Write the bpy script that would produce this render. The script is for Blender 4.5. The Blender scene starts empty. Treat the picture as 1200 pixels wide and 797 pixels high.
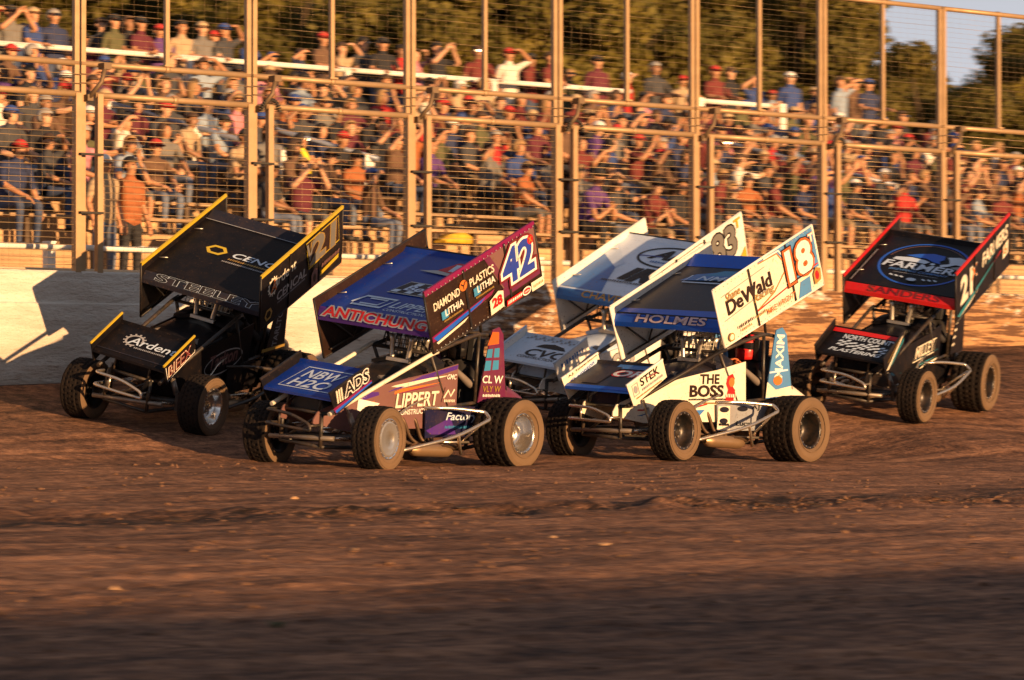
import bpy, bmesh, math, random
import numpy as np
from mathutils import Matrix, Vector
R = math.radians
sin, cos, PI = math.sin, math.cos, math.pi
rnd = random.Random(42)
scene = bpy.context.scene
COL = scene.collection

# ------------------------------------------------------------------ camera, sky, sun, exposure
CAM_H = .8
cd = bpy.data.cameras.new('camera'); cam = bpy.data.objects.new('camera', cd); COL.objects.link(cam)
cam.location = (0, 0, CAM_H); cam.rotation_euler = (PI/2 + .0141, 0, 0)
cd.sensor_width = 36; cd.lens = 120; cd.clip_end = 5000; cd.clip_start = .1
cd.dof.use_dof = True; cd.dof.focus_distance = 35; cd.dof.aperture_fstop = 8.0; cd.dof.aperture_ratio = .085
scene.camera = cam
SUN_EL = R(6.0); SUN_H = Vector((cos(R(48)), -sin(R(48)), 0)).normalized()          # towards the sun
world = bpy.data.worlds.new('World'); scene.world = world; world.use_nodes = True
wn = world.node_tree; sky = wn.nodes.new('ShaderNodeTexSky'); sky.sky_type = 'NISHITA'; sky.sun_disc = False
sky.sun_elevation = SUN_EL; sky.sun_rotation = math.atan2(SUN_H.x, SUN_H.y)
sky.dust_density = 1.5; sky.ozone_density = 2.0
# thin high cloud veils the blue
wtc = wn.nodes.new('ShaderNodeTexCoord'); wmp = wn.nodes.new('ShaderNodeMapping'); wmp.inputs['Scale'].default_value = (3, 3, 9); wnz = wn.nodes.new('ShaderNodeTexNoise'); wnz.inputs['Scale'].default_value = 2.2; wnz.inputs['Detail'].default_value = 7
wmr = wn.nodes.new('ShaderNodeMapRange'); wmr.inputs[1].default_value = .3; wmr.inputs[2].default_value = .7; wmr.inputs[3].default_value = .5; wmr.inputs[4].default_value = .95
wmx = wn.nodes.new('ShaderNodeMix'); wmx.data_type = 'RGBA'; wmx.inputs[7].default_value = (3.7, 3.75, 4.3, 1)
wn.links.new(wtc.outputs['Generated'], wmp.inputs[0]); wn.links.new(wmp.outputs[0], wnz.inputs['Vector']); wn.links.new(wnz.outputs[0], wmr.inputs[0]); wn.links.new(wmr.outputs[0], wmx.inputs[0]); wn.links.new(sky.outputs[0], wmx.inputs[6])
wsp = wn.nodes.new('ShaderNodeSeparateXYZ'); wn.links.new(wtc.outputs['Generated'], wsp.inputs[0])
whz = wn.nodes.new('ShaderNodeMapRange'); whz.interpolation_type = 'SMOOTHSTEP'; wn.links.new(wsp.outputs['Z'], whz.inputs[0]); whz.inputs[1].default_value = 0; whz.inputs[2].default_value = .38; whz.inputs[3].default_value = 1; whz.inputs[4].default_value = 0
wm2 = wn.nodes.new('ShaderNodeMix'); wm2.data_type = 'RGBA'; wm2.inputs[7].default_value = (8.2, 8.4, 9.2, 1); wn.links.new(whz.outputs[0], wm2.inputs[0]); wn.links.new(wmx.outputs[2], wm2.inputs[6])
wn.links.new(wm2.outputs[2], wn.nodes['Background'].inputs[0]); wn.nodes['Background'].inputs[1].default_value = .043
sd = bpy.data.lights.new('sun', 'SUN'); so = bpy.data.objects.new('sun', sd); COL.objects.link(so)
sd.energy = 4.8; sd.angle = R(.6); sd.color = (1, .58, .26)
sv = Vector((SUN_H.x*cos(SUN_EL), SUN_H.y*cos(SUN_EL), sin(SUN_EL)))
so.rotation_euler = sv.to_track_quat('Z', 'Y').to_euler(); so.location = (30, -20, 20)
scene.view_settings.view_transform = 'Standard'; scene.view_settings.look = 'None'
scene.view_settings.exposure = .9; scene.view_settings.gamma = 1

# ------------------------------------------------------------------ helpers
class MB:
    """collects shapes; build() links them as one mesh object"""
    def __init__(s): s.v = []; s.f = []; s.m = []; s.sm = []
    def add(s, vs, fs, mi=0, smooth=False):
        o = len(s.v); s.v += [tuple(p) for p in vs]
        for f in fs: s.f.append([o+i for i in f]); s.m.append(mi); s.sm.append(smooth)
        return s
    def box(s, lo, hi, mi=0, M=None):
        x0, y0, z0 = lo; x1, y1, z1 = hi
        vs = [Vector(p) for p in ((x0,y0,z0),(x1,y0,z0),(x1,y1,z0),(x0,y1,z0),(x0,y0,z1),(x1,y0,z1),(x1,y1,z1),(x0,y1,z1))]
        if M is not None: vs = [M @ p for p in vs]
        return s.add(vs, [(0,3,2,1),(4,5,6,7),(0,1,5,4),(1,2,6,5),(2,3,7,6),(3,0,4,7)], mi)
    def tube(s, pts, r, n=8, mi=0, closed=False, smooth=True):
        pts = [Vector(p) for p in pts]; rs = r if isinstance(r, (list, tuple)) else [r]*len(pts)
        N = len(pts); vs = []; up = None
        for i, p in enumerate(pts):
            a = pts[i-1] if (i > 0 or closed) else p; b = pts[(i+1) % N] if (i < N-1 or closed) else p
            t = (b-a).normalized()
            if up is None:
                up = Vector((0,0,1)) if abs(t.z) < .9 else Vector((1,0,0))
            x = t.cross(up).normalized(); y = x.cross(t).normalized(); up = y
            for k in range(n):
                an = 2*PI*(k+.5)/n; vs.append(p + (x*cos(an)+y*sin(an))*rs[i])
        fs = []
        for i in range(N if closed else N-1):
            j = (i+1) % N
            for k in range(n): fs.append((i*n+k, i*n+(k+1)%n, j*n+(k+1)%n, j*n+k))
        s.add(vs, fs, mi, smooth)
        if not closed:
            o = len(s.v)-len(vs)
            s.f += [[o+k for k in range(n)][::-1], [o+(N-1)*n+k for k in range(n)]]; s.m += [mi, mi]; s.sm += [False, False]
        return s
    def lathe(s, prof, n=32, mi=0, M=None, smooth=True, closed=False):
        """prof: (radius, y) pairs turned about the Y axis"""
        vs = []; fs = []; P = len(prof)
        for k in range(n):
            a = 2*PI*k/n
            for (r, y) in prof: vs.append(Vector((r*cos(a), y, r*sin(a))))
        for k in range(n):
            k2 = (k+1) % n
            for i in range(P if closed else P-1):
                j = (i+1) % P
                fs.append((k*P+i, k*P+j, k2*P+j, k2*P+i))
        if M is not None: vs = [M @ p for p in vs]
        return s.add(vs, fs, mi, smooth)
    def prism(s, poly, f, t0, t1, mi=0):
        """poly of 2D points; f(a, b, t) -> 3D; extruded between t0 and t1"""
        n = len(poly); vs = [f(a, b, t0) for a, b in poly] + [f(a, b, t1) for a, b in poly]
        fs = [tuple(range(n))[::-1], tuple(range(n, 2*n))] + [(i, (i+1)%n, n+(i+1)%n, n+i) for i in range(n)]
        return s.add(vs, fs, mi)
    def loft(s, rings, mi=0, cap=True, smooth=True):
        n = len(rings[0]); vs = [p for r in rings for p in r]; fs = []
        for i in range(len(rings)-1):
            for k in range(n): fs.append((i*n+k, i*n+(k+1)%n, (i+1)*n+(k+1)%n, (i+1)*n+k))
        s.add(vs, fs, mi, smooth)
        if cap:
            o = len(s.v)-len(vs)
            s.f += [[o+k for k in range(n)][::-1], [o+(len(rings)-1)*n+k for k in range(n)]]; s.m += [mi, mi]; s.sm += [False, False]
        return s
    def mesh(s, name, mats):
        me = bpy.data.meshes.new(name); me.from_pydata(s.v, [], s.f)
        for m in (mats if isinstance(mats, (list, tuple)) else [mats]): me.materials.append(m)
        me.polygons.foreach_set('material_index', s.m); me.polygons.foreach_set('use_smooth', s.sm)
        bm = bmesh.new(); bm.from_mesh(me); bmesh.ops.recalc_face_normals(bm, faces=bm.faces[:]); bm.to_mesh(me); bm.free()
        me.update(); return me
    def build(s, name, mats, parent=None, M=None):
        return link(name, s.mesh(name, mats), parent, M)
def link(name, me, parent=None, M=None):
    o = bpy.data.objects.new(name, me); COL.objects.link(o)
    if parent: o.parent = parent
    if M is not None: o.matrix_local = M
    return o
def empty(name, M=None):
    o = bpy.data.objects.new(name, None); COL.objects.link(o); o.empty_display_size = .3
    if M is not None: o.matrix_world = M
    return o
def tag(o, label=None, cat=None, group=None, kind=None):
    for k, v in (('label', label), ('category', cat), ('group', group), ('kind', kind)):
        if v: o[k] = v
    return o
def smooth_path(pts, n=4, r=.25):
    """round the corners of a polyline"""
    pts = [Vector(p) for p in pts]; out = [pts[0]]
    for i in range(1, len(pts)-1):
        a, b, c = pts[i-1], pts[i], pts[i+1]
        d1 = (a-b); d2 = (c-b); l = min(d1.length, d2.length)*r*1.6
        p = b + d1.normalized()*min(l, d1.length*.48); q = b + d2.normalized()*min(l, d2.length*.48)
        for k in range(n+1):
            t = k/n; out.append(p*(1-t)**2 + b*2*t*(1-t) + q*t*t)
    out.append(pts[-1]); return out

# ------------------------------------------------------------------ materials
MATS = {}
def mat(name, col, rough=.5, metal=0., coat=0., spec=.5, dirt=0., dirtcol=(.17,.095,.05), scale=6., vary=0., bump=0., bscale=40., stretch=None, obj_rand=0.):
    if name in MATS: return MATS[name]
    m = bpy.data.materials.new(name); m.use_nodes = True; nt = m.node_tree; N = nt.nodes; L = nt.links
    b = N['Principled BSDF']; b.inputs['Roughness'].default_value = rough; b.inputs['Metallic'].default_value = metal
    b.inputs['Coat Weight'].default_value = coat; b.inputs['Coat Roughness'].default_value = .15; b.inputs['Specular IOR Level'].default_value = spec
    b.inputs['Base Color'].default_value = (*col, 1)
    tc = N.new('ShaderNodeTexCoord'); vec = tc.outputs['Object']
    if stretch:
        mp = N.new('ShaderNodeMapping'); mp.inputs['Scale'].default_value = stretch; L.new(vec, mp.inputs[0]); vec = mp.outputs[0]
    cur = None
    if vary or obj_rand:
        hv = N.new('ShaderNodeHueSaturation'); hv.inputs['Color'].default_value = (*col, 1)
        if obj_rand:
            oi = N.new('ShaderNodeObjectInfo'); mr = N.new('ShaderNodeMapRange'); L.new(oi.outputs['Random'], mr.inputs[0])
            mr.inputs[3].default_value = 1-obj_rand; mr.inputs[4].default_value = 1+obj_rand; L.new(mr.outputs[0], hv.inputs['Value'])
            cur = hv.outputs[0]
        if vary:
            nz = N.new('ShaderNodeTexNoise'); nz.inputs['Scale'].default_value = scale*.7; nz.inputs['Detail'].default_value = 5; L.new(vec, nz.inputs['Vector'])
            mr2 = N.new('ShaderNodeMapRange'); L.new(nz.outputs[0], mr2.inputs[0]); mr2.inputs[1].default_value = .3; mr2.inputs[2].default_value = .7
            mr2.inputs[3].default_value = 1-vary; mr2.inputs[4].default_value = 1+vary
            h2 = N.new('ShaderNodeHueSaturation'); L.new(mr2.outputs[0], h2.inputs['Value'])
            if cur: L.new(cur, h2.inputs['Color'])
            else: h2.inputs['Color'].default_value = (*col, 1)
            cur = h2.outputs[0]
    if dirt:
        nz = N.new('ShaderNodeTexNoise'); nz.inputs['Scale'].default_value = scale; nz.inputs['Detail'].default_value = 8; nz.inputs['Roughness'].default_value = .65; L.new(vec, nz.inputs['Vector'])
        mr = N.new('ShaderNodeMapRange'); L.new(nz.outputs[0], mr.inputs[0]); mr.inputs[1].default_value = .42; mr.inputs[2].default_value = .75; mr.inputs[4].default_value = dirt; mr.clamp = True
        mx = N.new('ShaderNodeMix'); mx.data_type = 'RGBA'; L.new(mr.outputs[0], mx.inputs[0]); mx.inputs[7].default_value = (*dirtcol, 1)
        if cur: L.new(cur, mx.inputs[6])
        else: mx.inputs[6].default_value = (*col, 1)
        cur = mx.outputs[2]
        ra = N.new('ShaderNodeMapRange'); L.new(mr.outputs[0], ra.inputs[0]); ra.inputs[3].default_value = rough; ra.inputs[4].default_value = .85; L.new(ra.outputs[0], b.inputs['Roughness'])
    if dirt and scale < 5.5:
        n5 = N.new('ShaderNodeTexNoise'); n5.inputs['Scale'].default_value = 42; n5.inputs['Detail'].default_value = 3; L.new(vec, n5.inputs['Vector'])
        r5 = N.new('ShaderNodeMapRange'); L.new(n5.outputs[0], r5.inputs[0]); r5.inputs[1].default_value = .63; r5.inputs[2].default_value = .70; r5.inputs[4].default_value = min(.8, dirt*3.5)
        x5 = N.new('ShaderNodeMix'); x5.data_type = 'RGBA'; L.new(r5.outputs[0], x5.inputs[0]); L.new(cur, x5.inputs[6]); x5.inputs[7].default_value = (*[c*.8 for c in dirtcol], 1); cur = x5.outputs[2]
    if cur: L.new(cur, b.inputs['Base Color'])
    if bump:
        nb = N.new('ShaderNodeTexNoise'); nb.inputs['Scale'].default_value = bscale; nb.inputs['Detail'].default_value = 6; L.new(vec, nb.inputs['Vector'])
        bp = N.new('ShaderNodeBump'); bp.inputs['Strength'].default_value = bump; bp.inputs['Distance'].default_value = .02; L.new(nb.outputs[0], bp.inputs['Height']); L.new(bp.outputs[0], b.inputs['Normal'])
    MATS[name] = m; return m
def paint(name, col, rough=.36, dirt=.45, coat=.12): return mat('paint_'+name, col, rough, 0, coat, spec=.2, dirt=dirt, scale=4.5, vary=.06)

# ------------------------------------------------------------------ the wall's own frame: t along the wall, q towards the infield
P0 = np.array([-4.48, 38.1]); DW = np.array([.759, .651]); NW = np.array([.651, -.759])
DW = DW/np.linalg.norm(DW); NW = np.array([DW[1], -DW[0]])
WALL_YAW = math.atan2(DW[1], DW[0])
def W(t, q, z): p = P0 + DW*t + NW*q; return Vector((p[0], p[1], z))
def WM(t, q, z, turn=0):
    """local X along the wall, local Y away from the track"""
    return Matrix.Translation(W(t, q, z)) @ Matrix.Rotation(WALL_YAW+turn, 4, 'Z')
WROT = Matrix.Translation(W(0, 0, 0)) @ Matrix.Rotation(WALL_YAW, 4, 'Z')   # (x=t, y=-q)
def px_of(p):
    th = -.0141; d = Vector(p) - Vector((0, 0, CAM_H)); z = d.y*cos(th) - d.z*sin(th); up = d.y*sin(th) + d.z*cos(th)
    return 600 + 4000*d.x/z, 398.5 - 4000*up/z

# value noise on numpy arrays
def vnoise(x, y, seed=0):
    xi = np.floor(x).astype(np.int64); yi = np.floor(y).astype(np.int64); fx = x-xi; fy = y-yi
    fx = fx*fx*(3-2*fx); fy = fy*fy*(3-2*fy)
    def h(a, b):
        n = (a*374761393 + b*668265263 + seed*974711) & 0x7fffffff
        n = ((n ^ (n >> 13))*1274126177) & 0x7fffffff
        return ((n ^ (n >> 16)) & 0xffff)/65535.
    return (h(xi,yi)*(1-fx)+h(xi+1,yi)*fx)*(1-fy) + (h(xi,yi+1)*(1-fx)+h(xi+1,yi+1)*fx)*fy
def fbm(x, y, o=4, seed=0):
    s = 0; a = .5
    for k in range(o): s = s + a*(vnoise(x, y, seed+k)-.5)*2; x = x*2.03; y = y*2.03; a *= .5
    return s

# ------------------------------------------------------------------ car poses (rear axle on the ground), shared dimensions
CARS = {
 'c42': dict(x=-.6224, y=34.737, z=.0133, yaw=.6265, pitch=.0073, roll=-.036, wx=1.623, wz=1.6845, wt=.4337, br=-.1048, steer=R(8)),
 'c18': dict(x=2.4813, y=36.847, z=.0099, yaw=.7093, pitch=.0247, roll=-.0114, wx=1.5793, wz=1.6866, wt=.44, br=-.0538, steer=R(5)),
 'c21': dict(x=-3.0746, y=37.1254, z=.5811, yaw=.3777, pitch=-.0819, roll=-.1295, wx=1.31, wz=1.6079, wt=.3933, br=-.1412, steer=R(-5)),
 'cFa': dict(x=4.9774, y=41.8715, z=.5875, yaw=.4622, pitch=-.0583, roll=-.0862, wx=1.2462, wz=1.6519, wt=.3963, br=-.083, steer=R(-3)),
 'c83': dict(x=1.6839, y=39.9935, z=.394, yaw=.6624, pitch=-.0126, roll=.0298, wx=1.2996, wz=1.6826, wt=.4364, br=-.1761, steer=0)}
WB, RF_, RR_ = 2.135, .315, .36
def car_matrix(c):
    f = Vector((-sin(c['yaw']), -cos(c['yaw']), 0)); u = Vector((0, 0, 1)); l = u.cross(f)
    p, r = c['pitch'], c['roll']
    f2 = f*cos(p)+u*sin(p); u2 = u*cos(p)-f*sin(p)
    l2 = l*cos(r)+u2*sin(r); u3 = u2*cos(r)-l*sin(r)
    M = Matrix((f2, l2, u3)).transposed().to_4x4(); M.translation = (c['x'], c['y'], c['z']); return M
CONTACT = []
for k, c in CARS.items():
    M = car_matrix(c)
    for p in ((WB,.74,0),(WB,-.62,0),(0,.72,0),(0,-.78,0)): CONTACT.append((k, M @ Vector(p)))

PROF = ([-.1,0,.5,1,2.1,3.3,4.2,5,6.3,40,1e4], [.9,.88,.775,.68,.48,.31,.16,.06,.01,-1.34,-1.34])
# ------------------------------------------------------------------ ground: one sheet, banked up to the wall
def groove_y(x): return 27.3 + .68*x + .30*fbm(x*.8, x*0+3, 3, 21)
def ground_z(x, y, detail=True):
    x = np.asarray(x, float); y = np.asarray(y, float)
    vx = x-P0[0]; vy = y-P0[1]; q = vx*NW[0]+vy*NW[1]; t = vx*DW[0]+vy*DW[1]
    tc = np.clip(t, -6, 18)
    prof = np.interp(q, *PROF)
    far = np.clip((5.6-q)/3.5, 0, 1)
    z = prof + far*np.clip(.034*tc, -.1, .6)
    num = np.zeros_like(z); den = np.zeros_like(z)
    for k, p in CONTACT:
        d2 = (x-p.x)**2+(y-p.y)**2; w = np.exp(-d2/(2*.75**2))
        vq = (p.x-P0[0])*NW[0]+(p.y-P0[1])*NW[1]; vt = (p.x-P0[0])*DW[0]+(p.y-P0[1])*DW[1]
        b = np.interp(vq, *PROF) + np.clip((5.6-vq)/3.5,0,1)*np.clip(.034*np.clip(vt,-6,18),-.1,.6)
        num = num + w*(p.z-b); den = den + w
    z = z + num/(den+.12)*np.clip(q/.6, 0, 1)
    # behind the wall the ground is a level walkway, then climbs behind the stand
    back = np.interp(-q, [.15,.3,.9,12,22,60,1e4], [0,0,1,1,1,1,1]); lev = np.interp(-q, [0,12,22,60,1e4], [1.9,1.9,2.8,4,4])
    z = z*(1-back)+lev*back
    if detail:
        near = np.exp(-((x/10)**2)) * (q > .15)
        z = z + near*(.022*fbm(t*.9, q*2.2, 4, 3) + .014*fbm(t*4, q*8, 4, 9))
        # ragged edge of the worked track surface, crossing in front of the cars
        yl = groove_y(x); dd = y-yl
        rag = np.exp(-(dd/.55)**2)
        z = z + near*(rag*(.11*np.maximum(fbm(x*2.4, y*3.6, 5, 33), -.45)) + .035/(1+np.exp(-dd/.08)))
        fg = 1/(1+np.exp((y-24-.6*x)/2.))
        z = z + near*fg*(.026*fbm(x*1.5, y*2.4, 5, 51) + .05*np.maximum(fbm(x*6, y*7, 3, 57)-.12, 0))
    return z
def gz(x, y): return float(ground_z(np.array([x]), np.array([y]), False)[0])

def build_ground():
    xs = np.concatenate([-np.geomspace(900, 14, 14), np.arange(-13, -5.6, .16), np.arange(-5.6, 5.6, .055), np.arange(5.6, 13, .16), np.geomspace(14, 900, 14)])
    ys = np.concatenate([-np.geomspace(900, 3, 12), [0, 4, 8, 11, 13], np.arange(14.2, 34, .055), np.arange(34, 52, .10), np.geomspace(53, 1500, 22)])
    X, Y = np.meshgrid(xs, ys); Z = ground_z(X, Y)
    nx, ny = len(xs), len(ys)
    me = bpy.data.meshes.new('ground'); me.vertices.add(nx*ny)
    me.vertices.foreach_set('co', np.stack([X, Y, Z], -1).ravel())
    i = (np.arange(ny-1)[:,None]*nx + np.arange(nx-1)[None]).ravel()
    F = np.stack([i, i+1, i+nx+1, i+nx], -1).ravel(); n = len(i)
    me.loops.add(n*4); me.polygons.add(n); me.loops.foreach_set('vertex_index', F)
    me.polygons.foreach_set('loop_start', np.arange(n)*4); me.polygons.foreach_set('loop_total', np.full(n, 4)); me.polygons.foreach_set('use_smooth', np.ones(n, bool))
    me.update(calc_edges=True); return me
def ground_material():
    m = bpy.data.materials.new('clay_track'); m.use_nodes = True; nt = m.node_tree; N = nt.nodes; L = nt.links; b = N['Principled BSDF']
    tc = N.new('ShaderNodeTexCoord')
    mp = N.new('ShaderNodeMapping'); mp.inputs['Rotation'].default_value = (0, 0, -WALL_YAW); L.new(tc.outputs['Object'], mp.inputs[0])
    st = N.new('ShaderNodeMapping'); st.inputs['Scale'].default_value = (.22, 2.6, 1); L.new(mp.outputs[0], st.inputs[0])
    def noise(v, s, d=8, r=.6):
        n = N.new('ShaderNodeTexNoise'); n.inputs['Scale'].default_value = s; n.inputs['Detail'].default_value = d; n.inputs['Roughness'].default_value = r; L.new(v, n.inputs['Vector']); return n.outputs[0]
    streak = noise(st.outputs[0], 1.6); patch = noise(mp.outputs[0], .55, 6); fine = noise(mp.outputs[0], 26, 8, .7); midn = noise(mp.outputs[0], 6.5, 9, .72)
    ad = N.new('ShaderNodeMath'); ad.operation = 'MULTIPLY_ADD'; L.new(streak, ad.inputs[0]); ad.inputs[1].default_value = .40
    m2 = N.new('ShaderNodeMath'); m2.operation = 'MULTIPLY_ADD'; L.new(patch, m2.inputs[0]); m2.inputs[1].default_value = .25
    m3 = N.new('ShaderNodeMath'); m3.operation = 'MULTIPLY'; L.new(fine, m3.inputs[0]); m3.inputs[1].default_value = .20; m4 = N.new('ShaderNodeMath'); m4.operation = 'MULTIPLY_ADD'; L.new(midn, m4.inputs[0]); m4.inputs[1].default_value = .50; L.new(m3.outputs[0], m4.inputs[2])
    L.new(m4.outputs[0], m2.inputs[2]); L.new(m2.outputs[0], ad.inputs[2])
    cr = N.new('ShaderNodeValToRGB'); e = cr.color_ramp.elements
    e[0].position = .56; e[0].color = (.055, .024, .014, 1); e[1].position = .80; e[1].color = (.50, .25, .135, 1)
    k = cr.color_ramp.elements.new(.68); k.color = (.235, .112, .062, 1)
    L.new(ad.outputs[0], cr.inputs[0])
    # darker soil: along the groove edge, in streaks and towards the wall
    def mth(op, a, c, d=None):
        n = N.new('ShaderNodeMath'); n.operation = op
        for i, v in enumerate((a, c, d)):
            if v is None: continue
            if isinstance(v, (int, float)): n.inputs[i].default_value = v
            else: L.new(v, n.inputs[i])
        return n.outputs[0]
    sx = N.new('ShaderNodeSeparateXYZ'); L.new(mp.outputs[0], sx.inputs[0])
    st2 = N.new('ShaderNodeMapping'); st2.inputs['Scale'].default_value = (.5, 1.6, 1); L.new(mp.outputs[0], st2.inputs[0])
    dist = mth('ABSOLUTE', mth('ADD', mth('SUBTRACT', sx.outputs['Y'], 20.72), mth('MULTIPLY_ADD', noise(st2.outputs[0], 1.1, 4), 1.3, -.65)), 0.)
    def mrn(v, a, c, d, e_):
        r = N.new('ShaderNodeMapRange'); L.new(v, r.inputs[0]); r.inputs[1].default_value = a; r.inputs[2].default_value = c; r.inputs[3].default_value = d; r.inputs[4].default_value = e_; return r.outputs[0]
    groove_dark = mth('MULTIPLY', mrn(dist, .08, .55, 1., 0.), mrn(noise(st2.outputs[0], 6.5, 6, .75), .42, .54, 0., 1.))
    wide = mrn(noise(st.outputs[0], 3.1, 6, .65), .56, .72, 0., .55)
    mxd = N.new('ShaderNodeMix'); mxd.data_type = 'RGBA'; L.new(mth('MAXIMUM', mth('MAXIMUM', groove_dark, wide), mth('MULTIPLY', mrn(sx.outputs['Y'], 28.3, 30.0, 0., .62), mrn(midn, .3, .6, 1., .55))), mxd.inputs[0]); L.new(cr.outputs[0], mxd.inputs[6]); mxd.inputs[7].default_value = (.018, .010, .007, 1)
    L.new(mxd.outputs[2], b.inputs['Base Color'])
    b.inputs['Roughness'].default_value = .85; b.inputs['Specular IOR Level'].default_value = .25
    b1 = N.new('ShaderNodeBump'); b1.inputs['Strength'].default_value = 1.; b1.inputs['Distance'].default_value = .09; L.new(noise(mp.outputs[0], 9, 9, .68), b1.inputs['Height'])
    b2 = N.new('ShaderNodeBump'); b2.inputs['Strength'].default_value = .8; b2.inputs['Distance'].default_value = .09; L.new(streak, b2.inputs['Height']); L.new(b1.outputs[0], b2.inputs['Normal'])
    L.new(b2.outputs[0], b.inputs['Normal'])
    return m
gm = ground_material()
gme = build_ground(); gme.materials.append(gm)
tag(link('ground', gme), 'brown banked clay race track with ruts and loose dirt', kind='structure')
# bank added out of view to cast the long shadow over the foreground
mb = MB(); rings = []
hz = 2.3; sh = (hz+.41)/math.tan(SUN_EL); bx, by = 0+SUN_H.x*sh, 19.9+SUN_H.y*sh
for i in range(90):
    s = -34+i*1.0; cx, cy = bx+DW[0]*s, by+DW[1]*s; nx_, ny_ = NW
    h = hz + .10*fbm(np.array([s*.35]), np.array([2.]), 3, 5)[0] + .05*fbm(np.array([s*1.7]), np.array([5.]), 2, 8)[0]
    rings.append([Vector((cx+nx_*o, cy+ny_*o, z)) for o, z in ((-4.4,-1.6),(-2.4,.2),(-.75,h-.55),(-.15,h),(.35,h),(1.3,h-.6),(2.8,.1),(5.2,-1.6))])
mb.loft(rings); tag(mb.build('shadow_bank', gm), 'unseen clay bank added to shade the foreground', kind='structure')

# ------------------------------------------------------------------ concrete wall
def wall_material():
    m = bpy.data.materials.new('dirty_white_concrete'); m.use_nodes = True; nt = m.node_tree; N = nt.nodes; L = nt.links; b = N['Principled BSDF']
    tc = N.new('ShaderNodeTexCoord'); sp = N.new('ShaderNodeSeparateXYZ'); L.new(tc.outputs['Object'], sp.inputs[0])
    def noise(sc, stretch, d=8, r=.65):
        mp = N.new('ShaderNodeMapping'); mp.inputs['Scale'].default_value = stretch; L.new(tc.outputs['Object'], mp.inputs[0])
        n = N.new('ShaderNodeTexNoise'); n.inputs['Scale'].default_value = sc; n.inputs['Detail'].default_value = d; n.inputs['Roughness'].default_value = r; L.new(mp.outputs[0], n.inputs['Vector']); return n.outputs[0]
    clump = noise(4.2, (.75, 1, 2.2)); soft = noise(1.6, (.35, 1, 2.4)); fine = noise(22, (.6, 1, 1.6))
    # thrown mud: more along the far end of the straight and low on the wall
    def mr(v, a, b_, c=0, d=1):
        r = N.new('ShaderNodeMapRange'); L.new(v, r.inputs[0]); r.inputs[1].default_value = a; r.inputs[2].default_value = b_; r.inputs[3].default_value = c; r.inputs[4].default_value = d; return r.outputs[0]
    def math_(op, a, b_):
        n = N.new('ShaderNodeMath'); n.operation = op
        for i, v in enumerate((a, b_)):
            if isinstance(v, (int, float)): n.inputs[i].default_value = v
            else: L.new(v, n.inputs[i])
        return n.outputs[0]
    along = mr(sp.outputs['X'], 2.8, 7.0, -.17, .25); low = mr(sp.outputs['Z'], .95, 2.05, .13, -.06)
    v = math_('ADD', math_('ADD', clump, along), low)
    mud = mr(v, .55, .66)
    v2 = math_('ADD', math_('ADD', soft, low), 0.); stain = math_('MULTIPLY', mr(v2, .42, .78), .75); streaky = noise(5.5, (.22, 1, 3.4), 7, .6)
    mx = N.new('ShaderNodeMix'); mx.data_type = 'RGBA'; mx.inputs[6].default_value = (.80, .75, .66, 1); mx.inputs[7].default_value = (.38, .25, .16, 1); L.new(stain, mx.inputs[0])
    mc = N.new('ShaderNodeMix'); mc.data_type = 'RGBA'; mc.inputs[6].default_value = (.50, .27, .12, 1); mc.inputs[7].default_value = (.13, .06, .028, 1); L.new(mr(math_('ADD', math_('MULTIPLY', streaky, .75), math_('MULTIPLY', fine, .3)), .47, .57), mc.inputs[0])
    m3 = N.new('ShaderNodeMix'); m3.data_type = 'RGBA'; L.new(mud, m3.inputs[0]); L.new(mx.outputs[2], m3.inputs[6]); L.new(mc.outputs[2], m3.inputs[7])
    L.new(m3.outputs[2], b.inputs['Base Color']); b.inputs['Roughness'].default_value = .8
    bp = N.new('ShaderNodeBump'); bp.inputs['Strength'].default_value = 1.; bp.inputs['Distance'].default_value = .09
    L.new(math_('ADD', math_('MULTIPLY', v, .8), math_('MULTIPLY', fine, .35)), bp.inputs['Height']); L.new(bp.outputs[0], b.inputs['Normal'])
    return m
WT = 2.1
wall = empty('concrete_wall', WROT.copy()); tag(wall, 'long white concrete track wall splattered with brown mud behind the cars', 'wall')
wmat = wall_material()
t0 = -16.
wm_first = None
while t0 < 44:
    L_ = 6.0; mb = MB()
    prof = [(0,.2),(0,WT-.02),(-.02,WT),(-.30,WT),(-.33,WT-.03),(-.33,.2)]; prof[1:1] = [(0,WT-.37),(-.022,WT-.352)]; prof[3] = (-.022, WT-.02); prof[4] = (-.04, WT)
    n = 20
    rows = [[Vector((t0+.006+(L_-.012)*i/n, -qq, z)) for qq, z in prof] for i in range(n+1)]
    mb.loft(rows, smooth=False); mb.build('wall_section', wmat, wall); t0 += L_
# ------------------------------------------------------------------ catch fence
galv = mat('galvanised_steel', (.42,.275,.145), .5, .35, dirt=.45, dirtcol=(.33,.2,.1), scale=9, vary=.1)
wirem = mat('fence_wire', (.38,.26,.14), .45, .5)
rubber = mat('black_strap', (.03,.025,.02), .8)
whitep = mat('white_rail_paint', (.82,.79,.72), .5, dirt=.25, scale=7)
fence = empty('catch_fence', WROT.copy()); tag(fence, 'tall steel catch fence with paired posts and wire mesh standing on the track wall', 'fence')
TK = [2.03+2.365*(k-1) for k in range(-4, 13)]
FQ = .14
def post_mesh(h, w):
    mb = MB(); mb.box((-w/2,-w/2,0),(w/2,w/2,h)); mb.box((-w/2-.03,-w/2-.03,0),(w/2+.03,w/2+.03,.02)); mb.box((-w/2-.004,-w/2-.004,h-.012),(w/2+.004,w/2+.004,h)); return mb.mesh('post', galv)
tallp, shortp = post_mesh(6.05-2.06, .06), post_mesh(6.05-4.45, .052)
bay = TK[1]-TK[0]
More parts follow.
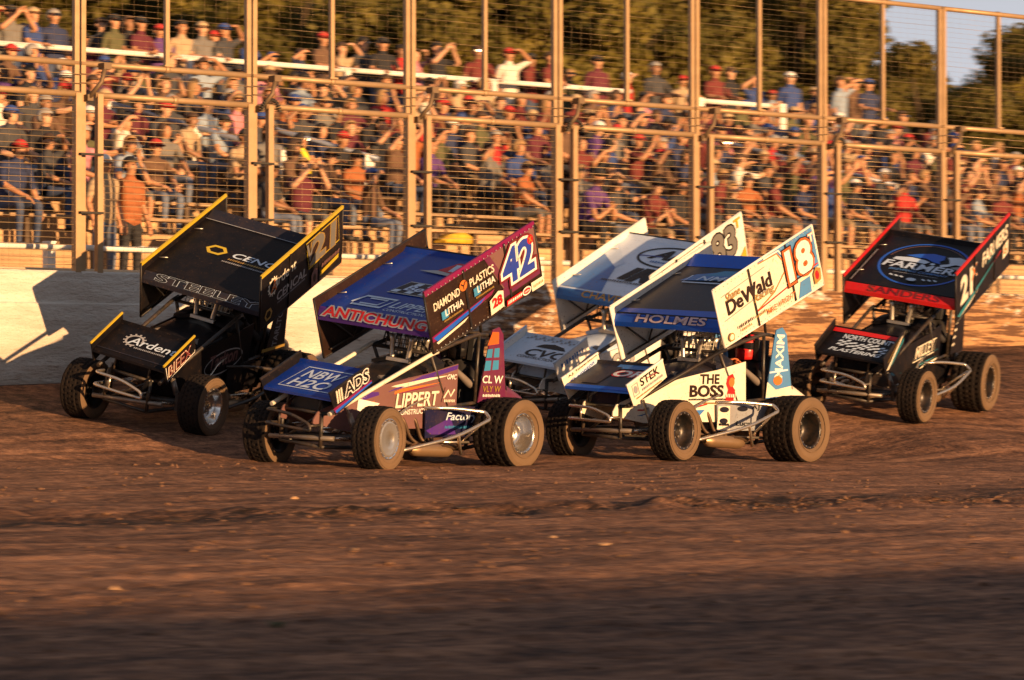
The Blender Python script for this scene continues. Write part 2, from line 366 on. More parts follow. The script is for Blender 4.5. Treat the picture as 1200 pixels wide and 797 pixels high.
def rail_mesh(r, l, mt=galv):
    mb = MB(); mb.tube([(0,0,0),(l,0,0)], r, 8); mb.tube([(l*.5-.03,0,0),(l*.5+.03,0,0)], r*1.25, 8); return mb.mesh('rail', mt)
toprail, frail = rail_mesh(.034, bay-.03), rail_mesh(.036, bay-.20)
# lower framed mesh panel
lo, hi = 2.12, 4.07
mb = MB(); x0_, x1_ = .20, bay-.02
nW = 26
for i in range(nW):
    z = lo+.05+(hi-lo-.1)*i/(nW-1); sag = .012*((i*7) % 5-2)/2
    mb.tube([(x0_,0,z),(x0_+(x1_-x0_)*.5,0,z+sag),(x1_,0,z)], .0048, 4)
for i in range(15):
    x = x0_+(x1_-x0_)*(i+.5)/15; mb.tube([(x,.006,lo),(x,.006,hi)], .0011, 3)
lowmesh = mb.mesh('mesh_panel', wirem)
mb = MB()
for i in range(24):
    z = 4.46+1.56*i/23; mb.tube([(.05,0,z),(bay*.5,0,z-.004),(bay-.05,0,z)], .0012 if i % 4 else .0024, 3)
for i in range(14):
    x = .05+(bay-.1)*(i+.5)/14; mb.tube([(x,.004,4.45),(x,.004,6.02)], .0008, 3)
himesh = mb.mesh('mesh_panel', wirem)
mb = MB()
for w in (4.2, 4.3): mb.tube([(.0,0,w),(bay,0,w-.01)], .006, 4)
cabm = mb.mesh('cable', wirem)
upm = MB().box((-.036,-.04,0),(.036,.03,hi-2.06)).mesh('frame_upright', galv)
mb = MB(); mb.tube([(0,-.03,0),(.10,-.12,.17),(.20,-.06,.38)], .026, 6); mb.box((-.035,-.05,-.04),(.04,.05,.03)); mb.box((.15,-.10,.32),(.25,.02,.39)); brk = mb.mesh('bracket', mat('dark_bracket', (.17,.11,.06), .6, .3))
mb = MB()
for a in range(14):
    an = PI*a/13; mb.box((-.022,-.02,-.012),(.022,.02,.012), M=Matrix.Translation((.16-.16*cos(an),-.07,.16*sin(an))) @ Matrix.Rotation(an,4,'Y'))
chain = mb.mesh('chain', rubber)
strapm = MB().box((-.06,-.05,-.012),(.24,.0,.012)).mesh('strap', rubber)
for k, t in enumerate(TK):
    T = lambda x, y, z: Matrix.Translation((t+x, FQ+y, z))
    for dx in (-.043, .043): link('post', tallp, fence, T(dx, 0, WT-.04))
    link('post', shortp, fence, T(bay/2, 0, 4.45))
    for z in (4.42, 6.06): link('rail', toprail, fence, T(.015, -.005, z))
    link('rail', frail, fence, T(.16, -.07, hi))
    for x in (.215, bay-.075): link('frame_upright', upm, fence, T(x, -.075, WT-.03))
    link('mesh_panel', lowmesh, fence, T(0, -.07, 0)); link('mesh_panel', himesh, fence, T(0, .05, 0)); link('cable', cabm, fence, T(0, -.06, 0))
    link('bracket', brk, fence, T(.08, -.06, hi-.03))
    if k % 2: link('chain', chain, fence, T(.06, -.08, hi-.05) @ Matrix.Scale(.8, 4))
    for z in (2.75, 3.4): link('strap', strapm, fence, T(-.02, -.12, z))
# ------------------------------------------------------------------ white pipe fence behind the wall
pf = empty('pipe_fence', WROT.copy()); tag(pf, 'low white pipe fence between the track wall and the spectators', 'fence')
mb = MB(); mb.box((-.055,-.05,0),(.055,.05,.66)); mb.box((-.062,-.056,.66),(.062,.056,.675)); wp_ = mb.mesh('post', whitep); wr = rail_mesh(.035, 2.46, whitep); wr2 = rail_mesh(.03, 2.46, mat('pale_rail', (.66,.52,.34), .5))
tt = -14.86
while tt < 30:
    T = lambda x, y, z: Matrix.Translation((tt+x, 1.1+y, z))
    link('post', wp_, pf, T(0,0,1.8)); link('rail', wr, pf, T(.0,-.06,2.41)); link('rail', wr2, pf, T(.0,-.06,2.14)); tt += 2.46
# ------------------------------------------------------------------ grandstand: terraces with plank benches
NR, Q0, DQ, F0, DF = 8, 3.4, .86, 2.5, .27
TA, TB = -10., 32.
plankm = mat('weathered_planks', (.36,.24,.135), .75, dirt=.5, scale=5, vary=.25, stretch=(.6,4,4), obj_rand=.25, bump=.3)
riserm = mat('tan_plywood', (.52,.33,.175), .8, dirt=.55, dirtcol=(.26,.15,.075), scale=2.2, vary=.2, stretch=(.5,1,2.4), obj_rand=.15)
walkm = mat('tan_gravel_walk', (.42,.27,.15), .9, dirt=.5, scale=3, vary=.2, bump=.4)
mb = MB(); n = 60
mb.box((TA-6,.34,1.6),(TB+20,Q0-.04,1.915)); tag(mb.build('walkway', walkm, None, WROT.copy()), 'tan spectator walkway behind the wall', kind='structure')
stand = empty('grandstand', WROT.copy()); tag(stand, 'stepped grandstand of tan boards and plank benches full of spectators', 'grandstand')
stringm = mat('dark_timber', (.10,.065,.04), .8, vary=.2)
t0 = TA
LS = 3.0
def slab(lo, hi, name, mt): return MB().box(lo, hi).mesh(name, mt)
benches = slab((.02,-.14,-.02),(LS-.02,.14,.02),'bench_plank',plankm); foots = slab((.008,-.2,-.018),(LS-.008,.2,.018),'foot_plank',plankm); risers = slab((.006,-.012,-.135),(LS-.006,.012,.115),'riser_board',riserm)
fasc = slab((.006,-.015,-.3),(LS-.006,.015,.28),'fascia_board',riserm); legm = slab((-.03,-.05,-.42),(.03,.05,-.021),'bench_leg',stringm)
while t0 < TB:
    for r in range(NR+1):
        q, f = Q0+DQ*r, F0+DF*r; T = lambda x, y, z: Matrix.Translation((t0+x, y, z))
        if r == 0: link('fascia_board', fasc, stand, T(0, q, f-.30))
        else: link('riser_board', risers, stand, T(0, q, f-.135))
        for j in range(2 if r < NR else 4): link('foot_plank', foots, stand, T(0, q+.225+.41*j, f-.018-.001*j))
        if r < NR:
            link('bench_plank', benches, stand, T(0, q+.56, f+.43))
            link('bench_leg', legm, stand, T(.6, q+.56, f+.43)); link('bench_leg', legm, stand, T(2.4, q+.56, f+.43))
    t0 += LS
mb = MB(); mb.box((TA,Q0+.05,1.7),(TB,Q0+DQ*NR+1.6,2.44)); mb.build('base', stringm, stand)
# upper white railing in front of the top walkway
QT = Q0+DQ*NR; FT = F0+DF*NR
rl = empty('stand_railing', WROT.copy()); tag(rl, 'white painted pipe railing along the top walkway of the stand', 'railing')
upost = MB().box((-.045,-.045,0),(.045,.045,1.12)).mesh('post', whitep); urail = rail_mesh(.042, 3.0, whitep); mrail = rail_mesh(.025, 3.0, galv)
tt = -9.7
while tt < 17:
    link('post', upost, rl, Matrix.Translation((tt, QT-.02, FT-.03))); link('rail', urail, rl, Matrix.Translation((tt, QT-.02, FT+1.11)))
    link('rail', mrail, rl, Matrix.Translation((tt, QT-.02, FT+.6))); tt += 3.0
TEND = 17.3
# white landing rail at the far end
lb = empty('landing_railing', WROT.copy()); tag(lb, 'white box shaped railing around the stair landing at the far end of the stand', 'railing')
mb = MB()
for (a, b_) in (((18.35,0),(20.3,0)),): 
    for z in (FT+.98, FT+.38): lb_r = MB().tube([(a[0],QT-.6,z),(b_[0],QT-.6,z)], .045, 8).build('rail', whitep, lb)
for x in (18.35, 20.3): MB().box((x-.06,QT-.66,FT-.2),(x+.06,QT-.54,FT+1.03)).build('post', whitep, lb)
for x in (18.4, 20.25): MB().tube([(x,QT-.5,FT+.9),(x,QT+.9,FT+.9)], .035, 8).build('rail', whitep, lb)
# aisle handrails
bluem = mat('slate_blue_rail', (.22,.25,.33), .45, .3, dirt=.2)
def aisle_rail(t, r0, r1, slope_t, label, M0=None):
    a = empty('aisle_railing', WROT.copy()); tag(a, label, 'railing', 'handrails in the aisles of the stand')
    p0 = Vector((t, Q0+DQ*r0+.3, F0+DF*r0+.95)); p1 = Vector((t+slope_t, Q0+DQ*r1+.3, F0+DF*r1+.95))
    MB().tube([p0, p1], .04, 8).build('rail', bluem, a)
    for k in (0.04, .5, .96):
        p = p0.lerp(p1, k); MB().box((p.x-.075,p.y-.03,p.z-.75),(p.x+.075,p.y+.03,p.z+.03)).build('post', whitep, a)
aisle_rail(6.6, 2, 5, -1.35, 'slate blue handrail with white posts in the aisle, nearer the paired post at mid fence')
aisle_rail(8.1, 2, 6, -1.6, 'slate blue handrail with white posts, farther of the two in the middle aisle')
aisle_rail(18.9, 2, 6, -2.1, 'slate blue handrail in the aisle at the far right end of the stand')
# ------------------------------------------------------------------ canopies, light pole, odds and ends on the stand
canv = mat('pale_canvas', (.70,.62,.50), .85, dirt=.2, scale=3); navy = mat('navy_canvas', (.035,.04,.085), .85, vary=.2); alum = mat('painted_pole', (.55,.54,.5), .4, .3, vary=.1)
def canopy(t, q, z, w, d, h, rise, cloth, label):
    o = empty('canopy', WM(t, -q, z)); tag(o, label, 'canopy')
    mb = MB(); top = []
    hw, hd = w/2, d/2
    ring0 = [Vector((x, y, h)) for x, y in ((-hw,-hd),(0,-hd),(hw,-hd),(hw,0),(hw,hd),(0,hd),(-hw,hd),(-hw,0))]
    ring1 = [Vector((p.x*.5, p.y*.5, h+rise*.42)) for p in ring0]; ring2 = [Vector((p.x*.06, p.y*.06, h+rise)) for p in ring0]
    ringv = [Vector((p.x*1.01, p.y*1.01, h-.22)) for p in ring0]
    mb.loft([ringv, ring0, ring1, ring2], smooth=False, cap=False); mb.build('roof', cloth, o)
    for x in (-hw, hw):
        for y in (-hd, hd): MB().tube([(x*.97,y*.97,0),(x*.97,y*.97,h)], .025, 6).build('pole', alum, o)
canopy(1.05, QT+1.6, FT, 2.6, 2.4, 1.86, .62, canv, 'pale canvas canopy on the top walkway beside the first paired fence post')
canopy(-2.2, QT+2.2, FT, 2.6, 2.4, 1.95, .6, canv, 'pale canvas canopy at the left end of the top walkway')
canopy(15.0, QT+3.4, FT-1.2, 3.2, 2.6, 2.0, .75, navy, 'dark navy canopy behind the top walkway')
lp = empty('light_pole', WM(3.75, -(QT+2.6), FT-1.8)); tag(lp, 'grey round light pole behind the left part of the stand', 'pole')
MB().tube([(0,0,0),(0,0,5),(0,0,11)], [.11,.1,.08], 12).build('pole', alum, lp); MB().tube([(0,0,0),(0,0,.12)], .2, 12).build('base', galv, lp); MB().box((-.5,-.06,10.7),(.5,.06,10.8)).build('arm', alum, lp)
yel = mat('yellow_foam', (.75,.62,.03), .6, vary=.1); redp = mat('red_plastic', (.62,.03,.02), .4, dirt=.15); yelj = mat('yellow_cloth', (.72,.42,.03), .8, vary=.15)
# ------------------------------------------------------------------ trees behind the stand
def leaf_material(name, c):
    m = bpy.data.materials.new(name); m.use_nodes = True; nt = m.node_tree; N = nt.nodes; L = nt.links; b = N['Principled BSDF']
    tc = N.new('ShaderNodeTexCoord'); nz = N.new('ShaderNodeTexNoise'); nz.inputs['Scale'].default_value = 1.1; nz.inputs['Detail'].default_value = 4; L.new(tc.outputs['Object'], nz.inputs['Vector'])
    cr = N.new('ShaderNodeValToRGB'); cr.color_ramp.elements[0].position = .32; cr.color_ramp.elements[1].position = .7
    cr.color_ramp.elements[0].color = (c[0]*.55, c[1]*.6, c[2]*.6, 1); cr.color_ramp.elements[1].color = (c[0]*1.35, c[1]*1.25, c[2], 1); L.new(nz.outputs[0], cr.inputs[0])
    oi = N.new('ShaderNodeObjectInfo'); hv = N.new('ShaderNodeHueSaturation'); mr = N.new('ShaderNodeMapRange'); L.new(oi.outputs['Random'], mr.inputs[0]); mr.inputs[3].default_value = .75; mr.inputs[4].default_value = 1.25; L.new(mr.outputs[0], hv.inputs['Value'])
    L.new(cr.outputs[0], hv.inputs['Color']); L.new(hv.outputs[0], b.inputs['Base Color']); b.inputs['Roughness'].default_value = .65; b.inputs['Specular IOR Level'].default_value = .3
    tr = N.new('ShaderNodeBsdfTranslucent'); L.new(hv.outputs[0], tr.inputs[0]); ms = N.new('ShaderNodeMixShader'); ms.inputs[0].default_value = .4
    L.new(b.outputs[0], ms.inputs[1]); L.new(tr.outputs[0], ms.inputs[2]); L.new(ms.outputs[0], N['Material Output'].inputs[0]); return m
leafm = leaf_material('olive_leaves', (.19,.160,.040)); bark = mat('bark', (.10,.065,.04), .9, vary=.3, bump=.6, bscale=12)
def tree_meshes(seed, H, wid, nleaf):
    g = np.random.default_rng(seed); rr = random.Random(seed)
    tk = MB(); pts = [Vector((0,0,-.5))]
    for i in range(1, 6): pts.append(Vector((rr.uniform(-.15,.15)*i*.5, rr.uniform(-.15,.15)*i*.5, H*.13*i)))
    tk.tube(pts, [.26*H/9*(1-.15*i) for i in range(6)], 8)
    cl = []
    for i in range(26):
        a = rr.uniform(0, 2*PI); zz = rr.uniform(.22, .95); rad = wid*(.35+.65*math.sqrt(max(0, 1-((zz-.52)/.5)**2)))*rr.uniform(.35, 1.)
        c = Vector((cos(a)*rad, sin(a)*rad, zz*H)); s = rr.uniform(.55, 1.15)*H/9*1.1
        cl.append((c, s))
        if i % 2 == 0:
            b0 = pts[min(5, 1+int(zz*4))]; mid = b0.lerp(c, .5)+Vector((0,0,.2)); tk.tube([b0, mid, c], [.08*H/9,.05*H/9,.02], 5)
    n = nleaf; ci = g.integers(0, len(cl), n); C_ = np.array([list(c) for c, s in cl])[ci]; S_ = np.array([s for c, s in cl])[ci]
    d = g.normal(size=(n,3)); d /= np.linalg.norm(d, axis=1)[:,None]
    P_ = C_ + d*(S_*(.25+.75*g.random(n)**.6))[:,None]*np.array([1.15,1.15,.72])
    nrm = d*.6+g.normal(size=(n,3))*.6+np.array([0,0,.25]); nrm /= np.linalg.norm(nrm, axis=1)[:,None]
    u = np.cross(nrm, g.normal(size=(n,3))); u /= np.linalg.norm(u, axis=1)[:,None]; v = np.cross(nrm, u)
    sz = (.07+.10*g.random(n))[:,None]*H/9
    Q = np.stack([P_-u*sz*.6, P_+v*sz, P_+u*sz*.6+nrm*sz*.2, P_-v*sz], 1).reshape(-1, 3)
    me = bpy.data.meshes.new('crown'); me.vertices.add(len(Q)); me.vertices.foreach_set('co', Q.ravel()); me.loops.add(n*4); me.polygons.add(n)
    me.loops.foreach_set('vertex_index', np.arange(n*4)); me.polygons.foreach_set('loop_start', np.arange(n)*4); me.polygons.foreach_set('loop_total', np.full(n,4)); me.update(calc_edges=True); me.materials.append(leafm)
    return tk.mesh('trunk', bark), me
TREES = [tree_meshes(s, 9, w, 26000) for s, w in ((11,3.4),(12,3.0),(13,3.8),(14,2.7))]
# px, distance, scale, kind
specs = []
for row, (D, zb) in enumerate(((72, 3.0), (80, 3.4), (90, 3.6))):
    for i in range(11):
        specs.append((-60+125*i+rnd.uniform(-22,22)+45*row, D+rnd.uniform(-3,3), zb))
bayedge_t = [e for e in (px_of(W(t, -.14, 5))[0] for t in TK) if -260 < e < 1500]; treelabs = set()
ORDW = ['first','second','third','fourth','fifth','sixth','seventh','eighth','ninth','tenth','eleventh']
for px, D, zb in specs:
    u = (px-600)/4000; x = u*D
    # height of the skyline as the photograph shows it
    top = np.interp(px, [-200,500,720,775,830,970,1010,1040,1090,1150,1185,1300], [-110,-110,-90,-20,-80,-60,50,42,18,42,25,-40])
    top = top + rnd.uniform(-6, 16)
    zt = CAM_H+(455-top)/4000*D; s = (zt-zb)/9.3
    k = rnd.randrange(4); s = max(.6, s)
    o = empty('tree', Matrix.Translation((x, D, zb-.3)) @ Matrix.Rotation(rnd.uniform(0,6.28),4,'Z') @ Matrix.Scale(s,4))
    bw = 'left of the first' if px < bayedge_t[0] else 'in the '+ORDW[sum(1 for e in bayedge_t if px > e)-1]
    rk = ('nearest','middle','farthest')[0 if zb < 3.2 else 1 if zb < 3.5 else 2]
    for kk in range(4):
        lab = f"olive tree, {('rounded','even','spreading','narrow')[k]} crown, {bw} fence bay, {rk} rank"
        if lab not in treelabs: break
        k = (k+1) % 4
    treelabs.add(lab); tag(o, lab, 'tree', 'trees of the wood behind the stand')
    tk, cr = TREES[k]; link('trunk', tk, o); link('crown', cr, o)

# ------------------------------------------------------------------ people
SKIN, SHIRT, TROU, SHIN, SHOE, DARK, SLEEVE = range(7)
def skin_person(name, J, mats, fingers=True, curl=.35, levels=1, build=1.):
    """J: joint positions; one continuous skinned surface; returns mesh"""
    nodes = []; edges = []; lab = []
    def nd(p, r): nodes.append((Vector(p), r)); return len(nodes)-1
    def ed(a, b, l): edges.append((a, b)); lab.append(l)
    pel = nd(J['pelvis'], .125*build); wai = nd(Vector(J['pelvis']).lerp(Vector(J['chest']), .5), .118*build); che = nd(J['chest'], .135*build)
    nb = nd(J['neck'], .062); nk = nd(Vector(J['neck']).lerp(Vector(J['head']), .4), .05); jaw = nd(J['jaw'], .06); hd = nd(J['head'], .083); tp = nd(J['top'], .066)
    ed(pel, wai, SHIRT); ed(wai, che, SHIRT); ed(che, nb, SHIRT); ed(nb, nk, SKIN); ed(nk, jaw, SKIN); ed(jaw, hd, SKIN); ed(hd, tp, SKIN)
    for s, k in ((1, 'L'), (-1, 'R')):
        sh = nd(J['sh'+k], .068*build); el = nd(J['el'+k], .045); wr = nd(J['wr'+k], .028)
        ma = Vector(J['sh'+k]).lerp(Vector(J['el'+k]), .55); mm = nd(ma, .052)
        ed(che, sh, SHIRT); ed(sh, mm, SHIRT); ed(mm, el, SLEEVE); fm = nd(Vector(J['el'+k]).lerp(Vector(J['wr'+k]), .35), .042); ed(el, fm, SLEEVE if 'long' in J else SKIN); ed(fm, wr, SLEEVE if 'long' in J else SKIN)
        d = (Vector(J['wr'+k])-Vector(J['el'+k])).normalized(); hand = Vector(J.get('hd'+k, d)).normalized()
        lat = hand.cross(Vector(J.get('pn'+k, (0, 0, 1)))).normalized(); pn = lat.cross(hand).normalized()
        pw = Vector(J['wr'+k]); p1 = nd(pw+hand*.05, .033); ed(wr, p1, SKIN); p2 = nd(pw+hand*.085, .031); ed(p1, p2, SKIN)
        if fingers:
            for i, (o, l) in enumerate(((-.028,.062),(-.010,.074),(.010,.070),(.028,.054))):
                b = pw+hand*.097+lat*o; a1 = nd(b, .0095); ed(p2, a1, SKIN)
                k1 = b+hand*l*.5-pn*l*.2*curl*2; a2 = nd(k1, .0085); ed(a1, a2, SKIN)
                k2 = k1+hand*l*.42-pn*l*.45*curl*2; a3 = nd(k2, .0075); ed(a2, a3, SKIN)
            th = pw+hand*.045+lat*s*-.038; a1 = nd(th, .011); ed(p1, a1, SKIN); a2 = nd(th+hand*.035+lat*s*-.02-pn*.012, .009); ed(a1, a2, SKIN)
        hi = nd(J['hip'+k], .088*build); kn = nd(J['kn'+k], .06); an = nd(J['an'+k], .04); mt = nd(Vector(J['hip'+k]).lerp(Vector(J['kn'+k]), .5), .076*build)
        cf = nd(Vector(J['kn'+k]).lerp(Vector(J['an'+k]), .35), .054)
        he = nd(Vector(J['an'+k])+Vector((0,.0,-.045)), .042); to = nd(Vector(J['an'+k])+Vector(J.get('toe',(0,-.15,-.055))), .036)
        ed(pel, hi, TROU); ed(hi, mt, TROU); ed(mt, kn, TROU); ed(kn, cf, SHIN); ed(cf, an, SHIN); ed(an, he, SHOE); ed(he, to, SHOE)
    me = bpy.data.meshes.new(name); me.from_pydata([n[0] for n in nodes], edges, []); me.update()
    o = bpy.data.objects.new(name, me); COL.objects.link(o)
    sk = o.modifiers.new('skin', 'SKIN'); sk.use_smooth_shade = True
    for i, n in enumerate(nodes):
        me.skin_vertices[0].data[i].radius = (n[1], n[1]); me.skin_vertices[0].data[i].use_root = (i == 0)
    ss = o.modifiers.new('sub', 'SUBSURF'); ss.levels = levels; ss.render_levels = levels
    dg = bpy.context.evaluated_depsgraph_get(); dg.update()
    out = bpy.data.meshes.new_from_object(o.evaluated_get(dg)); out.name = name
    bpy.data.objects.remove(o); bpy.data.meshes.remove(me)
    nv = len(out.vertices); co = np.empty(nv*3); out.vertices.foreach_get('co', co); co = co.reshape(-1, 3)
    A = np.array([list(nodes[a][0]) for a, b in edges]); B = np.array([list(nodes[b][0]) for a, b in edges])
    ra = np.array([(nodes[a][1]+nodes[b][1])*.5 for a, b in edges])
    AB = B-A; t = np.clip(((co[:,None]-A[None])*AB[None]).sum(-1)/(AB*AB).sum(-1)[None], 0, 1)
    dist = np.linalg.norm(co[:,None]-(A[None]+t[...,None]*AB[None]), axis=-1)/ra[None]
    L_ = np.array(lab)[dist.argmin(1)]; E_ = dist.argmin(1)
    # broaden the torso, shape the face
    H = np.array(J['head']); tors = np.isin(E_, [0,1,2]); cx = J['chest'][0]
    fw = np.array(J.get('face', (0,-1,0)), float); fw /= np.linalg.norm(fw); side = np.cross([0,0,1], fw); side /= np.linalg.norm(side)
    co[tors,0] = cx+(co[tors,0]-cx)*1.22; co[tors,1] = J['chest'][1]*.6+J['pelvis'][1]*.4+(co[tors,1]-(J['chest'][1]*.6+J['pelvis'][1]*.4))*.92
    headm = np.isin(E_, [4,5,6]); rel = co-H
    w = np.exp(-(np.linalg.norm(rel-(fw*.085+np.array([0,0,-.012])), axis=1)/.022)**2)*headm; co += w[:,None]*fw*.028
    w = np.exp(-(np.linalg.norm(rel-(fw*.075+np.array([0,0,-.085])), axis=1)/.03)**2)*headm; co += w[:,None]*fw*.014
    out.vertices.foreach_set('co', co.ravel())
    npoly = len(out.polygons); mi = np.empty(npoly, int)
    for p in out.polygons: mi[p.index] = np.bincount([L_[v] for v in p.vertices]).argmax()
    out.materials.clear()
    for m in mats: out.materials.append(m)
    out.polygons.foreach_set('material_index', mi); out.polygons.foreach_set('use_smooth', np.ones(npoly, bool))
    # eyes, brows, mouth and ears joined to the head
    bm = bmesh.new(); bm.from_mesh(out)
    def blob(c, s, m_, ):
        M = Matrix((side, fw, (0,0,1))).transposed().to_4x4(); M.translation = Vector(H)+Vector(c)
        r = bmesh.ops.create_icosphere(bm, subdivisions=1, radius=1, matrix=M @ Matrix.Diagonal((*s, 1)))
        for v in r['verts']:
            for f in v.link_faces: f.material_index = m_; f.smooth = True
    sd_ = Vector(side); f_ = Vector(fw)
    for s in (-1, 1):
        blob(f_*.082+sd_*s*.032+Vector((0,0,.012)), (.013,.006,.007), DARK)
        blob(sd_*s*.09+Vector((0,0,-.005)), (.012,.02,.03), SKIN)
    blob(f_*.080+Vector((0,0,-.055)), (.022,.006,.005), DARK)
    bm.to_mesh(out); bm.free(); out.update(); return out

def stand_pose(**k):
    J = dict(pelvis=(0,0,.93), chest=(0,-.01,1.28), neck=(0,0,1.455), jaw=(0,-.025,1.535), head=(0,-.012,1.605), top=(0,0,1.675),
        shL=(.185,0,1.40), shR=(-.185,0,1.40), elL=(.25,.03,1.13), elR=(-.25,.03,1.13), wrL=(.25,-.07,.90), wrR=(-.25,-.07,.90),
        hipL=(.09,0,.88), hipR=(-.09,0,.88), knL=(.11,-.02,.49), knR=(-.11,-.01,.49), anL=(.12,.02,.09), anR=(-.12,.02,.09)); J.update(k); return J
def sit_pose(lean=0., **k):
    J = dict(pelvis=(0,0,.55), chest=(0,-.03-lean,.88), neck=(0,-.04-lean*1.4,1.055), jaw=(0,-.075-lean*1.6,1.13), head=(0,-.065-lean*1.6,1.20), top=(0,-.05-lean*1.6,1.27),
        shL=(.185,-.03-lean*1.2,1.0), shR=(-.185,-.03-lean*1.2,1.0), elL=(.24,-.13-lean,.74), elR=(-.24,-.13-lean,.74), wrL=(.13,-.34-lean*.5,.66), wrR=(-.13,-.34-lean*.5,.66),
        hipL=(.09,-.03,.53), hipR=(-.09,-.03,.53), knL=(.14,-.42,.53), knR=(-.13,-.43,.53), anL=(.13,-.38,.09), anR=(-.13,-.40,.09)); J.update(k); return J
skins = [mat('skin_%d' % i, c, .55) for i, c in enumerate(((.52,.26,.14),(.44,.21,.105),(.58,.32,.19),(.30,.145,.075)))]
def cloth(n, c): return mat('cloth_'+n, c, .85, vary=.15, scale=14)
SHIRTS = [('black',(.018,.017,.02)),('navy',(.025,.035,.09)),('dark red',(.15,.025,.02)),('white',(.66,.60,.52)),('grey',(.16,.15,.14)),('maroon',(.11,.018,.03)),
 ('royal blue',(.03,.06,.20)),('brown',(.13,.07,.04)),('charcoal',(.05,.05,.055)),('bright red',(.42,.025,.02)),('pale blue',(.26,.32,.40)),('olive',(.10,.095,.04)),('orange',(.34,.11,.035)),('pink',(.55,.22,.25)),('tan',(.42,.30,.18)),('purple',(.10,.04,.17))]
TROUS = [cloth('denim',(.05,.07,.13)), cloth('dark_trousers',(.025,.024,.026)), cloth('khaki',(.30,.22,.13)), cloth('grey_shorts',(.12,.12,.12)), cloth('faded_denim',(.14,.17,.24))]
shirtm = {n: cloth(n.replace(' ', '_'), c) for n, c in SHIRTS}
shoem = mat('shoe', (.06,.055,.05), .7); darkm = mat('dark_eye', (.02,.015,.012), .4)
HAIRC = {'brown hair': mat('brown_hair', (.06,.032,.018), .7), 'dark hair': mat('dark_hair', (.015,.011,.009), .7), 'fair hair': mat('fair_hair', (.34,.20,.085), .7), 'grey hair': mat('grey_hair', (.30,.28,.26), .7)}
CAPC = {'white cap': mat('white_cap', (.74,.72,.68), .8), 'black cap': mat('black_cap', (.02,.02,.022), .8), 'red cap': mat('red_cap', (.45,.03,.025), .8), 'blue cap': mat('blue_cap', (.03,.07,.26), .8), 'tan hat': mat('tan_hat', (.48,.34,.19), .85)}
def head_shell(kind):
    bm = bmesh.new(); bmesh.ops.create_uvsphere(bm, u_segments=14, v_segments=10, radius=.099)
    for v in bm.verts: v.co = Vector((v.co.x*.97, v.co.y*1.05+.006, v.co.z*1.08))
    if kind in ('cap', 'sun_hat'): keep = lambda c: c.z > .022
    elif kind == 'hair': keep = lambda c: c.z > .045 or (c.y > .012 and c.z > -.06)
    else: keep = lambda c: c.z > .05 or c.y > .005
    bmesh.ops.delete(bm, geom=[f for f in bm.faces if not keep(f.calc_center_median())], context='FACES')
    if kind == 'long_hair':
        for v in bm.verts:
            if v.co.z < -.02: v.co.z *= 2.3; v.co.y = max(.02, v.co.y)+.012; v.co.x *= 1.05
    if kind in ('cap', 'sun_hat'):
        vs = []; n = 16
        for r_, z_ in ((.096,.024),(.165 if kind == 'sun_hat' else .1,.012)):
            for i in range(n):
                a = 2*PI*i/n; rr = r_
                y = sin(a)
                if kind == 'cap' and y < -.2: rr = r_ if r_ < .097 else .105+.075*(-y)
                vs.append(bm.verts.new((cos(a)*min(rr, .105 if kind == 'cap' else 9), sin(a)*rr*1.05+.004, z_-(.012 if (kind == 'cap' and rr > .12) else 0))))
        for i in range(n): bm.faces.new((vs[i], vs[(i+1)%n], vs[n+(i+1)%n], vs[n+i]))
    r = bmesh.ops.solidify(bm, geom=bm.faces[:], thickness=-.006)
    for f in bm.faces: f.smooth = True
    me = bpy.data.meshes.new(kind); bm.to_mesh(me); bm.free(); me.materials.append(darkm); return me
SHELL = {k: head_shell(k) for k in ('cap','sun_hat','hair','long_hair')}
mb = MB()
for s in (-1, 1): mb.box((s*.033-.027,-.103,-.006),(s*.033+.027,-.093,.026)); mb.box((s*.088-.003,-.10,.012),(s*.088+.003,.0,.02))
mb.box((-.01,-.104,.012),(.01,-.094,.022)); GLASSES = mb.mesh('sunglasses', mat('dark_lens', (.012,.010,.012), .15))
base_mats = [skins[0], shirtm['black'], TROUS[0], TROUS[0], shoem, darkm, skins[0]]
UP = (0,0,1)
